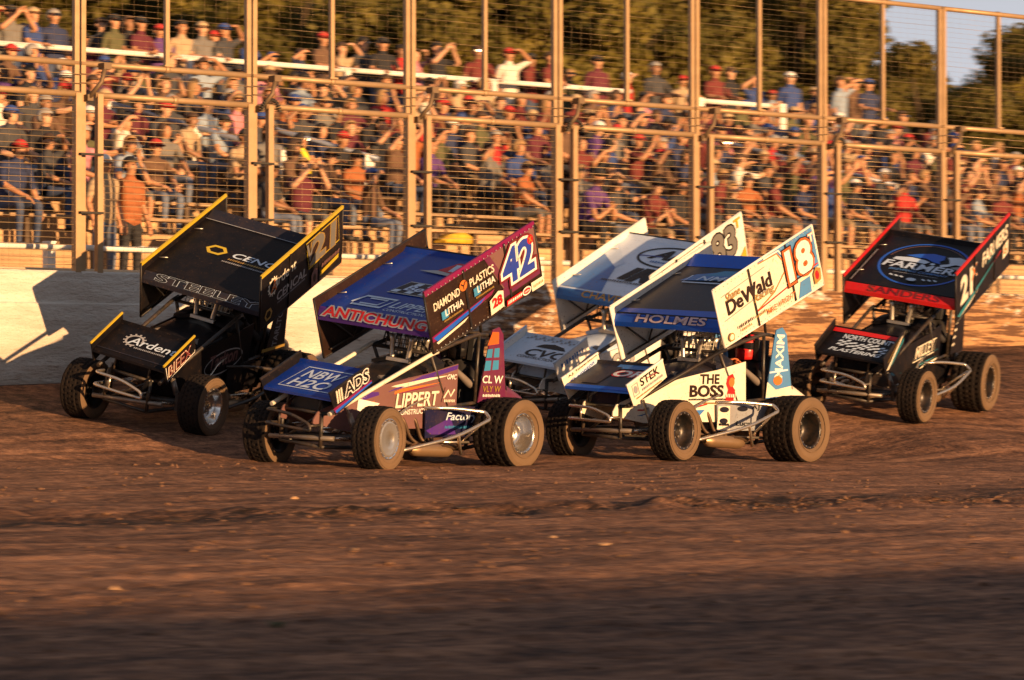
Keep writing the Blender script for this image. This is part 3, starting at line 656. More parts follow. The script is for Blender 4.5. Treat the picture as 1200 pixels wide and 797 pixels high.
POSES = {
 'sit_lap': ('hands in lap', sit_pose()),
 'sit_shade': ('one hand shading eyes', sit_pose(elR=(-.33,-.17,1.05), wrR=(-.13,-.21,1.25), hdR=(.9,-.1,.1), pnR=(0,-.3,1))),
 'sit_lean': ('leaning on elbows', sit_pose(.13, elL=(.2,-.36,.62), elR=(-.2,-.36,.62), wrL=(.04,-.45,.78), wrR=(-.04,-.45,.76))),
 'sit_phone': ('holding up phone', sit_pose(elL=(.27,-.26,.92), wrL=(.10,-.33,1.16), elR=(-.26,-.24,.92), wrR=(-.07,-.33,1.15), hdL=(-.3,-.1,1), hdR=(.3,-.1,1), pnL=(0,1,0), pnR=(0,1,0))),
 'sit_arms': ('arms folded', sit_pose(elL=(.25,-.16,.80), wrL=(-.02,-.25,.84), elR=(-.25,-.16,.80), wrR=(.02,-.22,.80), hdL=(-1,-.1,.1), hdR=(1,-.1,.1))),
 'sit_turn': ('head turned', sit_pose(face=(.75,-.66,0), elL=(.3,-.05,.76), wrL=(.24,-.25,.63))),
 'sit_shadeL': ('raised elbow over brow', sit_pose(elL=(.36,-.12,1.10), wrL=(.13,-.20,1.27), hdL=(-.9,-.1,.1), pnL=(0,-.3,1), face=(-.4,-.9,0))),
 'sit_side': ('slumped to one side', sit_pose(chest=(.05,-.05,.87), neck=(.08,-.06,1.04), jaw=(.09,-.10,1.11), head=(.10,-.09,1.18), top=(.115,-.075,1.25), shL=(.23,-.05,.97), shR=(-.13,-.05,1.01), elL=(.32,-.02,.72), wrL=(.36,-.10,.50), elR=(-.21,-.20,.75), wrR=(-.05,-.38,.62), face=(-.3,-.95,0))),
 'sit_point': ('pointing along the track', sit_pose(elL=(.40,-.22,.98), wrL=(.60,-.33,1.06), hdL=(.85,-.5,.1), face=(.6,-.8,0))),
 'sit_chin': ('chin on one hand', sit_pose(.08, elL=(.17,-.36,.66), wrL=(.05,-.30,.96), hdL=(-.1,.1,1), pnL=(0,1,0), elR=(-.24,-.2,.72), wrR=(-.05,-.36,.64))),
 'st_down': ('standing', stand_pose()),
 'st_shade': ('standing, shading eyes', stand_pose(elR=(-.37,-.10,1.49), wrR=(-.13,-.16,1.655), hdR=(.9,-.1,.1), pnR=(0,-.3,1))),
 'st_shadeL': ('standing, raised elbow', stand_pose(elL=(.40,-.08,1.52), wrL=(.14,-.15,1.67), hdL=(-.9,-.1,.1), pnL=(0,-.3,1))),
 'st_cam': ('standing with a camera held up', stand_pose(elL=(.30,-.20,1.36), wrL=(.10,-.26,1.56), elR=(-.30,-.20,1.36), wrR=(-.08,-.26,1.56), hdL=(-.5,-.2,.6), hdR=(.5,-.2,.6), pnL=(0,1,0), pnR=(0,1,0))),
 'st_rail': ('standing at railing', stand_pose(elL=(.27,-.10,1.17), wrL=(.20,-.33,1.14), elR=(-.27,-.10,1.17), wrR=(-.20,-.33,1.14), hdL=(0,-1,-.1), hdR=(0,-1,-.1))),
}
PM = {k: (skin_person('person', J, base_mats), J) for k, (d, J) in POSES.items()}
phone = MB().box((-.045,-.008,0),(.045,.008,.085)).mesh('phone', darkm); camera_ = MB().box((-.07,-.04,-.045),(.07,.03,.045)).box((-.035,-.11,-.035),(.035,-.04,.035)).mesh('camera', darkm)
ORD = ['lowest','second','third','fourth','fifth','sixth','seventh','top']
seen = set(); PEOPLE = []
def t_at(px, q):
    u = (px-600)/4000; a = P0+NW*q
    return (u*a[1]-a[0])/(DW[0]-u*DW[1])
bayedge = [px_of(W(t, -.14, 3))[0] for t in TK]
BAYN = ['left edge','first full','second','third','fourth','fifth','sixth','right edge']
def bay_word(px):
    e = [b for b in bayedge if -60 < b < 1260]; e = [b for b in e if b > 20]
    i = sum(1 for b in e if px > b)
    return 'behind '+['left edge','second','third','fourth','fifth','sixth','seventh','eighth'][min(i,7)]+' fence bay'
def person(pose, t, q, z, turn, shirt, head, trou, skin, rowword, label=None, sunglass=None, prop=None, scale=1.):
    me, J = PM[pose]
    o = link('person', me, None, WM(t, q, z, turn) @ Matrix.Scale(scale, 4))
    sm = shirtm[shirt]; sk = skins[skin]; tr = TROUS[trou]
    longs = (len(PEOPLE) % 3 == 0)
    vals = {SKIN: sk, SHIRT: sm, TROU: tr, SHIN: sk if trou in (2, 3) else tr, SLEEVE: sm if longs else sk}
    for i, m in vals.items(): o.material_slots[i].link = 'OBJECT'; o.material_slots[i].material = m
    fw = Vector(J.get('face', (0,-1,0))).normalized(); HM = Matrix.Translation(Vector(J['head'])+Vector((0,.008,.012))) @ Matrix.Rotation(math.atan2(fw.x, -fw.y), 4, 'Z')
    def child(n, m, mt, M):
        c = link(n, m, o, M)
        if mt: c.material_slots[0].link = 'OBJECT'; c.material_slots[0].material = mt
    hl = head
    if head in CAPC: child('cap' if 'cap' in head else 'sun_hat', SHELL['cap' if 'cap' in head else 'sun_hat'], CAPC[head], HM); child('hair', SHELL['hair'], HAIRC[rnd.choice(list(HAIRC))], HM @ Matrix.Scale(.985, 4))
    else:
        lg = head.startswith('long '); child('hair', SHELL['long_hair' if lg else 'hair'], HAIRC[head.replace('long ', '').replace('short ', '')], HM)
    if sunglass: child('sunglasses', GLASSES, None, HM)
    if label is None:
        px = px_of(o.matrix_world.translation)[0]
        base = f"{shirt} shirt, {head}, {POSES[pose][0]}"
        label = f"{base}, {rowword} {bay_word(px)}"
    if label in seen: return o, False
    seen.add(label); tag(o, label, 'person', 'spectators in the stand'); PEOPLE.append(o); return o, True
def make_people():
    heads = list(CAPC)+['short '+h for h in HAIRC]+['long '+h for h in HAIRC if h != 'grey hair']
    sitp = ['sit_lap','sit_shade','sit_lean','sit_arms','sit_turn','sit_shadeL','sit_lap','sit_side','sit_point','sit_lean','sit_chin','sit_phone','sit_turn','sit_side']
    wts = [12,10,11,4,7,6,5,8,10,2.2,3,4,2.4,1.6,3,3]
    used = set()
    for r in range(NR):
        q = -(Q0+DQ*r+.56); z = F0+DF*r; t = -9.2+rnd.random()*.3
        while t < 24:
            t += .50+rnd.random()*.14
            px, py = px_of(W(t, q, z+.9))
            if not -28 < px < 1226: continue
            occ = (.46, .70, .88, .90, .92, .92, .92, .88)[r]
            if r == 0 and (165 < px < 285 or 470 < px < 650 or px > 880): occ = .12
            if r == 1 and (195 < px < 270 or 500 < px < 600): occ = .25
            if rnd.random() > occ: continue
            for _ in range(40):
                pose = rnd.choice(sitp); sh = rnd.choices(SHIRTS, wts)[0][0]; hd = rnd.choice(heads)
                if (pose, sh, hd) not in used: break
            used.add((pose, sh, hd))
            o, ok = person(pose, t, q+rnd.uniform(-.03,.03), z+.005, rnd.uniform(-.15,.55), sh, hd, rnd.randrange(5), rnd.choice((0,0,1,1,2,3)), ORD[r]+' row', sunglass=rnd.random() < .35, scale=rnd.uniform(.93,1.06))
            if pose == 'sit_phone' and ok:
                J = PM[pose][1]; tag(link('phone', phone, None, o.matrix_world @ Matrix.Translation((.015,-.37,1.20))), f"phone held up by the person in a {sh} shirt with {hd}", 'phone', 'phones held up in the crowd')
    # along the railing on the top walkway, as the photograph shows them
    for px, pose, sh, hd, tr, sg, lab in (
        (12,'st_cam','grey','black cap',0,0,'spectator in grey with raised arms at the left edge of the top railing'),
        (38,'st_rail','royal blue','tan hat',1,0,'spectator in royal blue leaning on the top railing near the left edge'),
        (62,'st_down','navy','short grey hair',0,1,'spectator in navy on the top walkway beside the first paired post'),
        (133,'st_down','olive','black cap',2,1,'tall spectator in olive shirt and black cap under the canopy edge'),
        (164,'st_rail','maroon','black cap',1,1,'spectator in maroon and sunglasses at the railing, alone between two posts'),
        (212,'st_down','tan','short dark hair',0,0,'spectator in tan shirt in front of the grey light pole'),
        (236,'st_rail','grey','tan hat',1,0,'spectator in tan sun hat at the top railing right of the light pole'),
        (262,'st_shadeL','charcoal','blue cap',0,0,'spectator in blue cap shading his brow with a bare arm at the railing'),
        (378,'st_rail','brown','red cap',1,0,'spectator in red cap and brown shirt at the end of the white railing'),
        (448,'st_rail','black','black cap',1,1,'spectator in black shirt and black cap at the rail left of a paired post'),
        (512,'st_cam','black','short dark hair',1,0,'spectator in black raising a camera against the trees right of a post'),
        (596,'st_shadeL','white','red cap',0,0,'spectator in white shirt and red cap with raised elbow at the railing'),
        (645,'st_rail','dark red','short brown hair',1,0,'spectator in dark red at the railing beside the middle paired post'),
        (700,'st_down','maroon','black cap',0,0,'spectator in maroon standing at the top railing right of the middle'),
        (838,'st_rail','dark red','red cap',1,1,'spectator in red cap and dark red shirt by the navy canopy'),
        (856,'st_down','black','short brown hair',0,1,'bareheaded spectator in black in front of the navy canopy'),
        (926,'st_down','royal blue','white cap',0,0,'spectator in white cap and royal blue shirt at the railing'),
        (985,'st_shadeL','pale blue','short brown hair',0,0,'spectator in pale blue shirt with one arm bent over the brow'),
        (1018,'st_rail','navy','blue cap',1,1,'spectator in blue cap at the white landing rail')):
        q = -(QT+.33); person(pose, t_at(px, q), q, FT, rnd.uniform(-.1,.4), sh, hd, tr, rnd.choice((0,1,2)), 'top walkway', lab, sg)
        if pose == 'st_cam':
            tag(link('camera', camera_, None, PEOPLE[-1].matrix_world @ Matrix.Translation((0,-.20,1.62))), 'black camera raised by the spectator in '+sh+' on the top walkway', 'camera', 'cameras in the crowd')
    topp = ['st_shade','st_rail','st_shadeL','st_down','st_rail','st_shade']
    for px in (-8, 27, 84, 97, 118, 150, 186, 250, 291, 318, 352, 400, 425, 470, 486, 560, 622, 668, 735, 768, 800, 885, 905, 955, 1002):
        for _ in range(40):
            pose = rnd.choice(topp); sh = rnd.choices(SHIRTS, wts)[0][0]; hd = rnd.choice(heads)
            if (pose, sh, hd) not in used: break
        used.add((pose, sh, hd)); q = -(QT+rnd.uniform(.34, .9)); sc = rnd.uniform(.80, 1.03)
        person(pose, t_at(px, q), q, FT, rnd.uniform(-.4,.6), sh, hd, rnd.randrange(5), rnd.choice((0,1,2,3)), 'top walkway', None, rnd.random() < .3, scale=sc)
    for px, q, pose, sh, hd, tr, lab in (
        (152,-3.1,'st_down','orange','short dark hair',1,'spectator in orange top standing on the tan walkway behind the first fence bay'),
        (122,-3.0,'st_down','tan','white cap',4,'spectator in tan shirt and white cap standing on the walkway beside orange top')):
        person(pose, t_at(px, q), q, 1.93, .2, sh, hd, tr, 1, 'walkway', lab)
make_people()
# odds and ends held or left on the rows
def at_px(px, q, z, turn=0): return WM(t_at(px, q), q, z, turn)
mb = MB(); mb.tube([(.22*cos(a)*1.0, 0, .28*sin(a)) for a in [PI*k/12 for k in range(-1, 10)]], .055, 10); o = mb.build('foam_tube', yel, None, at_px(345, -5.6, 3.82)); tag(o, 'bent yellow foam tube held up in the crowd behind the second paired post', 'foam tube')
mb = MB(); mb.loft([[Vector((x, y, z)) for y, z in ((-.1,0),(.1,0),(.1,h),(-.1,h))] for x, h in ((-.30,.03),(-.12,.12),(.12,.15),(.28,.09))]); o = mb.build('jacket', yelj, None, at_px(532, -3.75, 2.76, .2)); tag(o, 'yellow jacket spread over the front board of the lower rows', 'jacket')
for px, lab in ((335, 'small red cooler on the walkway, nearer the paired post'), (357, 'wider red cooler on the walkway beside the white shirt')):
    o = empty('cooler', at_px(px, -3.1, 1.93+.5)); tag(o, lab, 'cooler', 'red coolers on the walkway')
    w = .16 if px < 350 else .24
    MB().box((-w,-.15,0),(w,.15,.24)).build('body', redp, o); MB().box((-w-.012,-.162,.242),(w+.012,.162,.30)).build('lid', redp, o)
    o2 = MB().box((-w-.05,-.22,-.5),(w+.05,.22,-.004)).build('crate', stringm, None, o.matrix_world.copy()); tag(o2, 'dark crate under the '+('smaller' if px < 350 else 'wider')+' red cooler', 'crate', 'crates under coolers')
o = empty('bag', at_px(255, -3.1, 1.92)); tag(o, 'bulging teal and yellow bag on a stand in front of the empty rows', 'bag')
MB().loft([[Vector((cos(a)*r_, sin(a)*r_*.6, z)) for a in [2*PI*k/10 for k in range(10)]] for z, r_ in ((.55,.16),(.62,.24),(.78,.26),(.9,.18))]).build('body', mat('teal_cloth', (.06,.28,.26), .8, dirt=.6, dirtcol=(.6,.5,.08), scale=9), o)
for x in (-.14, .14): MB().tube([(x*1.3,0,0),(x*.6,0,.56)], .018, 6).build('leg', alum, o)

# ------------------------------------------------------------------ lettering: flat print cut as thin sheets on the panels
_T = {}
def text2d(s, bold=0.):
    bold *= .5
    """vertices (0..1 in both directions of the plain text's box) and faces of a line of print"""
    def ev(off):
        c = bpy.data.curves.new('t', 'FONT'); c.body = s; c.size = 1; c.resolution_u = 3; c.fill_mode = 'FRONT' if hasattr(c, 'fill_mode') else 'FRONT'; c.offset = off
        c.dimensions = '2D'; c.fill_mode = 'BOTH'
        o = bpy.data.objects.new('t', c); COL.objects.link(o); dg = bpy.context.evaluated_depsgraph_get(); dg.update()
        me = bpy.data.meshes.new_from_object(o.evaluated_get(dg)); bpy.data.objects.remove(o); bpy.data.curves.remove(c)
        v = np.array([tuple(p.co)[:2] for p in me.vertices]); f = [tuple(p.vertices) for p in me.polygons]; bpy.data.meshes.remove(me); return v, f
    if (s, bold) not in _T:
        v0, f0 = ev(0.); lo, hi = v0.min(0), v0.max(0); v, f = (v0, f0) if not bold else ev(bold)
        _T[(s, bold)] = ((v-lo)/(hi-lo), f)
    return _T[(s, bold)]
class Print:
    """a panel's print: shapes in the panel's own plane, layered a millimetre apart"""
    def __init__(s, part, surf, flip=False): s.part = part; s.surf = surf; s.k = 0
    def _mk(s, name, v2, faces, m):
        s.k += 1; l = .0018+.0011*s.k
        mb = MB(); mb.add([s.surf(a, b, l) for a, b in v2], faces); return mb.build(name, m, s.part)
    def text(s, t, u, v, w, h, m, slant=0., rot=0., bold=.02, name='lettering', out=None, outw=.06):
        """(u, v) lower left corner of the line, w x h its box"""
        if out is not None: s.text(t, u, v, w, h, out, slant, rot, outw, name)
        p, f = text2d(t, bold); x = p[:,0]*w + p[:,1]*h*slant; y = p[:,1]*h
        s._mk(name, [(u+a*cos(rot)-b*sin(rot), v+a*sin(rot)+b*cos(rot)) for a, b in zip(x, y)], f, m)
    def poly(s, pts, m, name='stripe'): s._mk(name, pts, [tuple(range(len(pts)))], m)
    def ell(s, u, v, ru, rv, m, name='emblem', n=28, rot=0., slant=0.):
        s._mk(name, [(u+ru*cos(a)*cos(rot)-rv*sin(a)*sin(rot)+slant*rv*sin(a), v+ru*cos(a)*sin(rot)+rv*sin(a)*cos(rot)) for a in [2*PI*k/n for k in range(n)]], [tuple(range(n))], m)
    def ring(s, u, v, ru, rv, th, m, name='emblem', n=36, a0=0., a1=2*PI, rot=0.):
        vs = []; fs = []; full = abs(a1-a0-2*PI) < 1e-3; N = n if full else n+1
        for k in range(N):
            a = a0+(a1-a0)*k/n
            for d in (0, -th):
                x, y = (ru+d)*cos(a), (rv+d)*sin(a); vs.append((u+x*cos(rot)-y*sin(rot), v+x*sin(rot)+y*cos(rot)))
        for k in range(n): j = (k+1) % N; fs.append((2*k, 2*j, 2*j+1, 2*k+1))
        s._mk(name, vs, fs, m)
    def rings(s, polys, m, name='stripe'):
        vs = []; fs = []
        for p in polys: fs.append(tuple(range(len(vs), len(vs)+len(p)))); vs += p
        s._mk(name, vs, fs, m)
    def line(s, pts, w, m, name='pinstripe', closed=False):
        vs = []; fs = []; n = len(pts)
        for i, p in enumerate(pts):
            a = pts[i-1] if (i or closed) else p; b = pts[(i+1) % n] if (i < n-1 or closed) else p
            d = math.hypot(b[0]-a[0], b[1]-a[1]) or 1; nx, ny = -(b[1]-a[1])/d, (b[0]-a[0])/d
            vs += [(p[0]+nx*w/2, p[1]+ny*w/2), (p[0]-nx*w/2, p[1]-ny*w/2)]
        for i in range(n if closed else n-1): j = (i+1) % n; fs.append((2*i, 2*j, 2*j+1, 2*i+1))
        s._mk(name, vs, fs, m)
    def fine(s, u, v, w, h, m, n=9, rot=0., slant=0.):
        """a line of print too small to read"""
        x = 0; vs = []; fs = []; r_ = random.Random(int(u*1000+v*777+n))
        while x < w:
            b = r_.uniform(.35, .8)*h; q = [(x,0),(x+b*.75,0),(x+b*.75+slant*h,h*r_.uniform(.7,1)),(x+slant*h,h*r_.uniform(.7,1))]
            fs.append(tuple(range(len(vs), len(vs)+4))); vs += [(u+a*cos(rot)-c*sin(rot), v+a*sin(rot)+c*cos(rot)) for a, c in q]; x += b+h*.16
        s._mk('fine_print', vs, fs, m)

blk = paint('black', (.006,.006,.008), .4, .08, 0); blk2 = mat('gloss_black', (.005,.005,.007), .36, coat=0, spec=.10, dirt=.06, scale=5)
wht = paint('white', (.78,.76,.71), .35, .2); navyp = paint('deep_blue', (.003,.033,.27), .3, .12); redpnt = paint('red', (.50,.012,.015), .35, .15); yelp = paint('yellow', (.52,.37,.025), .35, .15)
ltb = paint('light_blue', (.52,.63,.78), .35, .1); silver = mat('silver_print', (.42,.42,.43), .4, .3, dirt=.15); dsilver = mat('dark_silver_print', (.20,.19,.17), .4, .3, dirt=.15); darkred = paint('dark_red', (.14,.01,.02)); maroonp = paint('maroon', (.12,.018,.065), .4, .3)
goldp = mat('gold_print', (.42,.26,.06), .4, .3); mauve = paint('mauve', (.175,.088,.085), .4, .25); magenta = paint('magenta', (.19,.010,.075), .35, .2); royal = paint('royal_blue', (.012,.10,.55), .35, .1)
teal = paint('teal', (.015,.19,.25), .35, .2); cream = paint('cream', (.74,.68,.55), .4, .15); orangep = paint('orange', (.62,.16,.03), .4, .15); darkbr = paint('dark_brown', (.022,.011,.008), .4, .12); purple = paint('purple', (.07,.025,.22), .35, .2)
skyb = paint('sky_blue', (.04,.22,.42), .35, .1); midb = paint('mid_blue', (.045,.17,.46), .35, .2); greyp = paint('grey', (.28,.30,.34), .4, .3); carbon = mat('carbon_black', (.010,.010,.012), .45, spec=.3, dirt=.2, scale=6); charc = paint('charcoal', (.014,.016,.028), .36, .15, 0)
tubeblk = mat('black_tube', (.02,.019,.018), .4, dirt=.4, scale=12); chrome = mat('chrome_tube', (.62,.55,.46), .22, .85, dirt=.3, scale=12); alumi = mat('brushed_aluminium', (.55,.52,.47), .32, .8, dirt=.35, scale=9); steel = mat('dirty_steel', (.30,.26,.22), .45, .7, dirt=.5, scale=9); bronze = mat('hot_exhaust', (.46,.30,.17), .38, .75, dirt=.3)
rubb = mat('tyre_tread', (.013,.010,.009), .88, spec=.15, dirt=.45, dirtcol=(.035,.021,.014), scale=6, vary=.2, bump=.5, bscale=30)
sidew = mat('dusty_sidewall', (.13,.080,.044), .9, dirt=.6, dirtcol=(.15,.09,.05), scale=4, vary=.15, bump=.25, bscale=30)
rimblk = mat('black_rim', (.012,.012,.013), .3, .3, dirt=.3, scale=9); rimchr = mat('polished_rim', (.72,.70,.67), .16, .95, dirt=.18, scale=8); hubm = mat('hub_metal', (.35,.31,.27), .35, .8, dirt=.3)
screenm = mat('pale_screen', (.60,.57,.50), .6); seatm = mat('seat_cloth', (.03,.03,.034), .85)

def wheel(root, pos, r, w, rim_r, side, rimmat, steer=0., cover=None, camber=0., label=None):
    """side +1: outer face towards the car's left"""
    M = Matrix.Translation(pos) @ Matrix.Rotation(steer, 4, 'Z') @ (Matrix.Identity(4) if side > 0 else Matrix.Rotation(PI, 4, 'Z'))
    h = w/2; mb = MB()
    # rim: barrel, lips, centre
    mb.lathe([(rim_r+.012,h*.86),(rim_r-.012,h*.88),(rim_r-.02,h*.80),(rim_r-.03,h*.35),(rim_r-.05,h*.12),(rim_r*.55,-h*.05),(.07,-h*.02),(.06,h*.12),(.0,h*.12)], 32, 0)
    mb.lathe([(rim_r+.012,-h*.86),(rim_r-.015,-h*.84),(rim_r-.03,-h*.1),(rim_r-.05,h*.12)], 32, 0)
    for k in range(8):
        a = 2*PI*k/8; mb.tube([(cos(a)*.085,-h*.06,sin(a)*.085),(cos(a)*.085,h*.12,sin(a)*.085)], .012, 6, 1)
    for k in range(16):
        a = 2*PI*k/16; R_ = rim_r-.005; mb.tube([(cos(a)*R_,h*.84,sin(a)*R_),(cos(a)*R_,h*.91,sin(a)*R_)], .008, 5, 1)
    if cover:
        mb.lathe([(rim_r-.008,h*.84),(rim_r*.86,h*.93),(rim_r*.80,h*.89),(rim_r*.56,h*.99),(rim_r*.5,h*.95),(rim_r*.28,h*1.02),(.05,h*1.0),(0,h*1.0)], 32, 2)
    wo = mb.build('wheel', [rimmat, hubm, cover or rimmat], root, M)
    t = MB(); sh = r-.018
    prof = [(rim_r+.004,h*.80),(rim_r+.03,h*.95),((rim_r+r)*.5,h*1.04),(r-.055,h*1.03),(r-.034,h*.99),(sh,h*.93)]
    tread = []
    n = 5
    for k in range(n):
        a = h*.93-(2*h*.93)*k/n; b = h*.93-(2*h*.93)*(k+1)/n; cr = lambda y: r-.012*(y/h)**2
        tread += [(cr(a),a-.004),(cr(b),b+.012)]+([(cr(b)-.009,b+.010),(cr(b)-.009,b-.002)] if k < n-1 else [])
    o1 = len(prof)
    t.lathe(prof, 40, 1); t.lathe([prof[-1]]+tread+[(sh,-h*.93)], 40, 0); t.lathe([(a, -b) for a, b in prof][::-1], 40, 1)
    # tread blocks standing on the carcass
    nb = 34
    for k in range(nb):
        for j in range(4):
            a = 2*PI*(k+.5*(j % 2))/nb; y = h*(-.66+.44*j); rr_ = r-.012*(y/h)**2
            t.box((-.017,-h*.155,-.004),(.017,h*.16,.0010), 0, Matrix.Translation((cos(a)*rr_, y, sin(a)*rr_)) @ Matrix.Rotation(PI/2-a, 4, 'Y') @ Matrix.Rotation(.18 if j % 2 else -.18, 4, 'Z'))
    for rr_ in ((rim_r+r)*.5+.03, rim_r+.045):
        t.lathe([(rr_-.006,h*1.012),(rr_,h*1.045),(rr_+.006,h*1.012)], 40, 1)
    t.build('tyre', [rubb, sidew], wo)
    return wo

def build_car(key, S):
    c = CARS[key]; M = car_matrix(c); root = empty(S['name'], M); tag(root, S['label'], 'race car', 'winged race cars on the track')
    br = c['br']; B = Matrix.Translation((0,0,.4)) @ Matrix.Rotation(br, 4, 'X') @ Matrix.Translation((0,0,-.4))
    part = lambda n, mb, m: mb.build(n, m, root, B)
    # ---- wheels
    wheel(root, (WB,.73,RF_), RF_, .27, .185, 1, S['rimF'], c['steer'], S.get('coverF'))
    wheel(root, (WB,-.62,RF_), RF_, .27, .185, -1, S['rimR'], c['steer'])
    wheel(root, (0,.71,RR_), RR_, .42, .195, 1, S['rimL'])
    wheel(root, (0,-.78,.40), .40, .46, .195, -1, S['rimR'])
    # ---- chassis
    cg = MB(); tm = S['tube']
    for s in (1, -1):
        y = s
        cg.tube(smooth_path([(2.40,.25*y,.24),(1.2,.31*y,.22),(.2,.34*y,.22),(-.35,.28*y,.30)]), .02)
        cg.tube(smooth_path([(2.42,.24*y,.56),(1.1,.34*y,.60),(.5,.36*y,.66),(-.2,.34*y,.72),(-.7,.2*y,.62)]), .019)
        cg.tube([(2.40,.25*y,.24),(2.42,.24*y,.56)], .02); cg.tube([(1.5,.30*y,.23),(1.0,.34*y,.60)], .017); cg.tube([(.2,.34*y,.22),(.12,.36*y,.70)], .019); cg.tube([(.95,.32*y,.22),(.55,.36*y,.66)], .016)
        cg.tube([(-.35,.28*y,.30),(-.2,.34*y,.72)], .017)
        # halo and uprights
        cg.tube(smooth_path([(.98,.36*y,1.17),(.55,.355*y,1.30),(.2,.35*y,1.39),(-.07,.34*y,1.37),(-.16,.34*y,1.05),(-.2,.34*y,.72)]), .021)
        cg.tube([(.16,.36*y,.70),(.20,.35*y,1.385)], .019); cg.tube([(.98,.36*y,1.17),(.62,.36*y,.66)], .019)
        cg.tube([(-.07,.34*y,1.37),(-.62,.22*y,.66)], .017)
        # posts carrying the top wing
        ct, st = cos(c['wt']), sin(c['wt'])
        wpt = lambda a, b: (c['wx']-a*ct+b*st, c['wz']+a*st+b*ct)
        for a, (bx, bz) in ((.55,(.80,1.22)),(1.25,(.10,1.39))):
            x, z = wpt(a, -.30); cg.tube([(bx,.30*y,bz),(x,.34*y,z)], .016); 
        x, z = wpt(.95, -.30); cg.tube([(.45,.34*y,1.33),(x,.5*y,z)], .012)
    for x, y, z in ((2.40,.25,.24),(2.42,.24,.56),(.2,.35,1.39),(.98,.36,1.17),(-.2,.34,.72),(.2,.34,.22),(.55,.355,1.30)): cg.tube([(x,y,z),(x,-y,z)], .018)
    cg.tube([(2.42,.24,.56),(2.40,-.25,.24)], .014); cg.tube([(.98,.36,1.17),(.6,-.1,1.28)], .014)
    part('chassis_frame', cg, tm)
    for s in (1, -1):
        part('down_tube', MB().tube(smooth_path([(2.46,.36*s,.57),(1.0,.385*s,1.175),(.9,.385*s,1.20)]), .022), S['down'])
    # ---- front end
    fa = MB(); fa.tube([(WB,.62,RF_),(WB,-.52,RF_)], .032, 10)
    for y in (.45,-.38): fa.box((WB-.05,y-.02,RF_-.09),(WB+.05,y+.02,RF_+.10))
    fo = fa.build('front_axle', S['tube'], root)
    for s in (1, -1):
        r_ = MB()
        for z in (.25,.40): r_.tube([(WB,.46*s,z),(1.28,.37*s,z+.06)], .013, 6)
        r_.build('radius_rod', chrome, root)
        sh = MB(); sh.tube([(WB-.04,.43*s,.33),(WB+.02,.33*s,.62)], .014, 6); sh.tube([(WB-.025,.41*s,.38),(WB+.0,.36*s,.54)], .03, 8); sh.build('shock_absorber', steel, root)
        MB().tube([(2.36,.28*s,.30),(2.20,.42*s,.30)], .018, 6).build('torsion_arm', chrome, root)
    MB().tube([(2.40,.40,.30),(2.40,-.40,.30)], .024, 8).build('torsion_bar', steel, root)
    MB().tube([(WB-.1,.58,.36),(1.25,.42,.62),(.95,.40,.70)], .012, 6).build('drag_link', chrome, root)
    MB().tube([(WB-.12,.56,.28),(WB-.12,-.48,.28)], .012, 6).build('tie_rod', chrome, root)
    bp = MB()
    bp.tube(smooth_path([(2.42,-.30,.53),(2.60,-.32,.53),(2.62,.02,.53),(2.60,.24,.46),(2.60,.27,.40),(2.62,.0,.40),(2.60,-.32,.40),(2.42,-.30,.40)], r=.3), .0165, 8)
    bp.tube([(2.61,-.12,.53),(2.61,-.12,.40)], .012, 6); bp.tube([(2.42,.24,.45),(2.6,.24,.44)], .014, 6)
    part('front_bumper', bp, S.get('bumper', chrome))
    # ---- engine
    en = MB(); en.box((.86,-.19,.34),(1.62,.19,.72))
    for s in (1, -1):
        en.box((.88,-.09,-.11),(1.60,.09,.11), 0, Matrix.Translation((0,.22*s,.80)) @ Matrix.Rotation(-.75*s, 4, 'X'))
    en.box((.82,-.12,.86),(1.2,.12,1.0))
    part('engine', en, steel)
    st_ = MB()
    for s in (1, -1):
        for k in range(4):
            x = .62+.125*k; st_.lathe([(.026,0),(.026,.17),(.044,.225),(.040,.226),(.020,.16)], 10, 0, Matrix.Translation((x,.10*s,1.09)) @ Matrix.Rotation(PI/2-.12*s, 4, 'X'))
    st_.box((.58,-.14,1.05),(1.04,.14,1.085)); part('injector_stacks', st_, S.get('stacks', alumi))
    for s in (1, -1):
        hd = MB()
        for k in range(4): hd.tube(smooth_path([(1.52-.19*k,.25*s,.60),(1.50-.19*k,.37*s,.53),(1.36-.17*k,.385*s,.34),(1.15-.1*k,.44*s,.26)], 3), .02, 6)
        hd.tube([(1.30,.48*s,.25),(.62,.52*s,.27)], .032, 8); part('exhaust_header', hd, steel if False else mat('sooty_header', (.12,.075,.045), .5, .6, dirt=.3))
        mf = MB(); mf.lathe([(.03,0),(.062,.05),(.066,.12),(.066,.52),(.062,.60),(.034,.66)], 12, 0, Matrix.Translation((1.30,.49*s,.245)) @ Matrix.Rotation(PI/2, 4, 'Z') @ Matrix.Rotation(-.03, 4, 'X')); part('muffler', mf, bronze)
    # ---- body
    top = lambda x: np.interp(x, [.5,1.0,1.5,2.0,2.3,2.5], [1.085,.98,.90,.775,.66,.56]); hw = lambda x: np.interp(x, [.5,1.5,2.0,2.5], [.355,.345,.29,.17])
    hm = MB(); rings = []
    for x in np.linspace(2.36, 1.02, 9):
        w_, z_ = hw(x), top(x); rings.append([Vector((x, w_*a, z_+.075*(1-a*a)-(.04 if abs(a) == 1 else 0))) for a in (1,.9,.6,.3,0,-.3,-.6,-.9,-1)]+[Vector((x, -w_*.97, z_-.07)), Vector((x, w_*.97, z_-.07))])
    hm.loft(rings); part('hood', hm, S['hood'])
    cw = MB(); rings = []
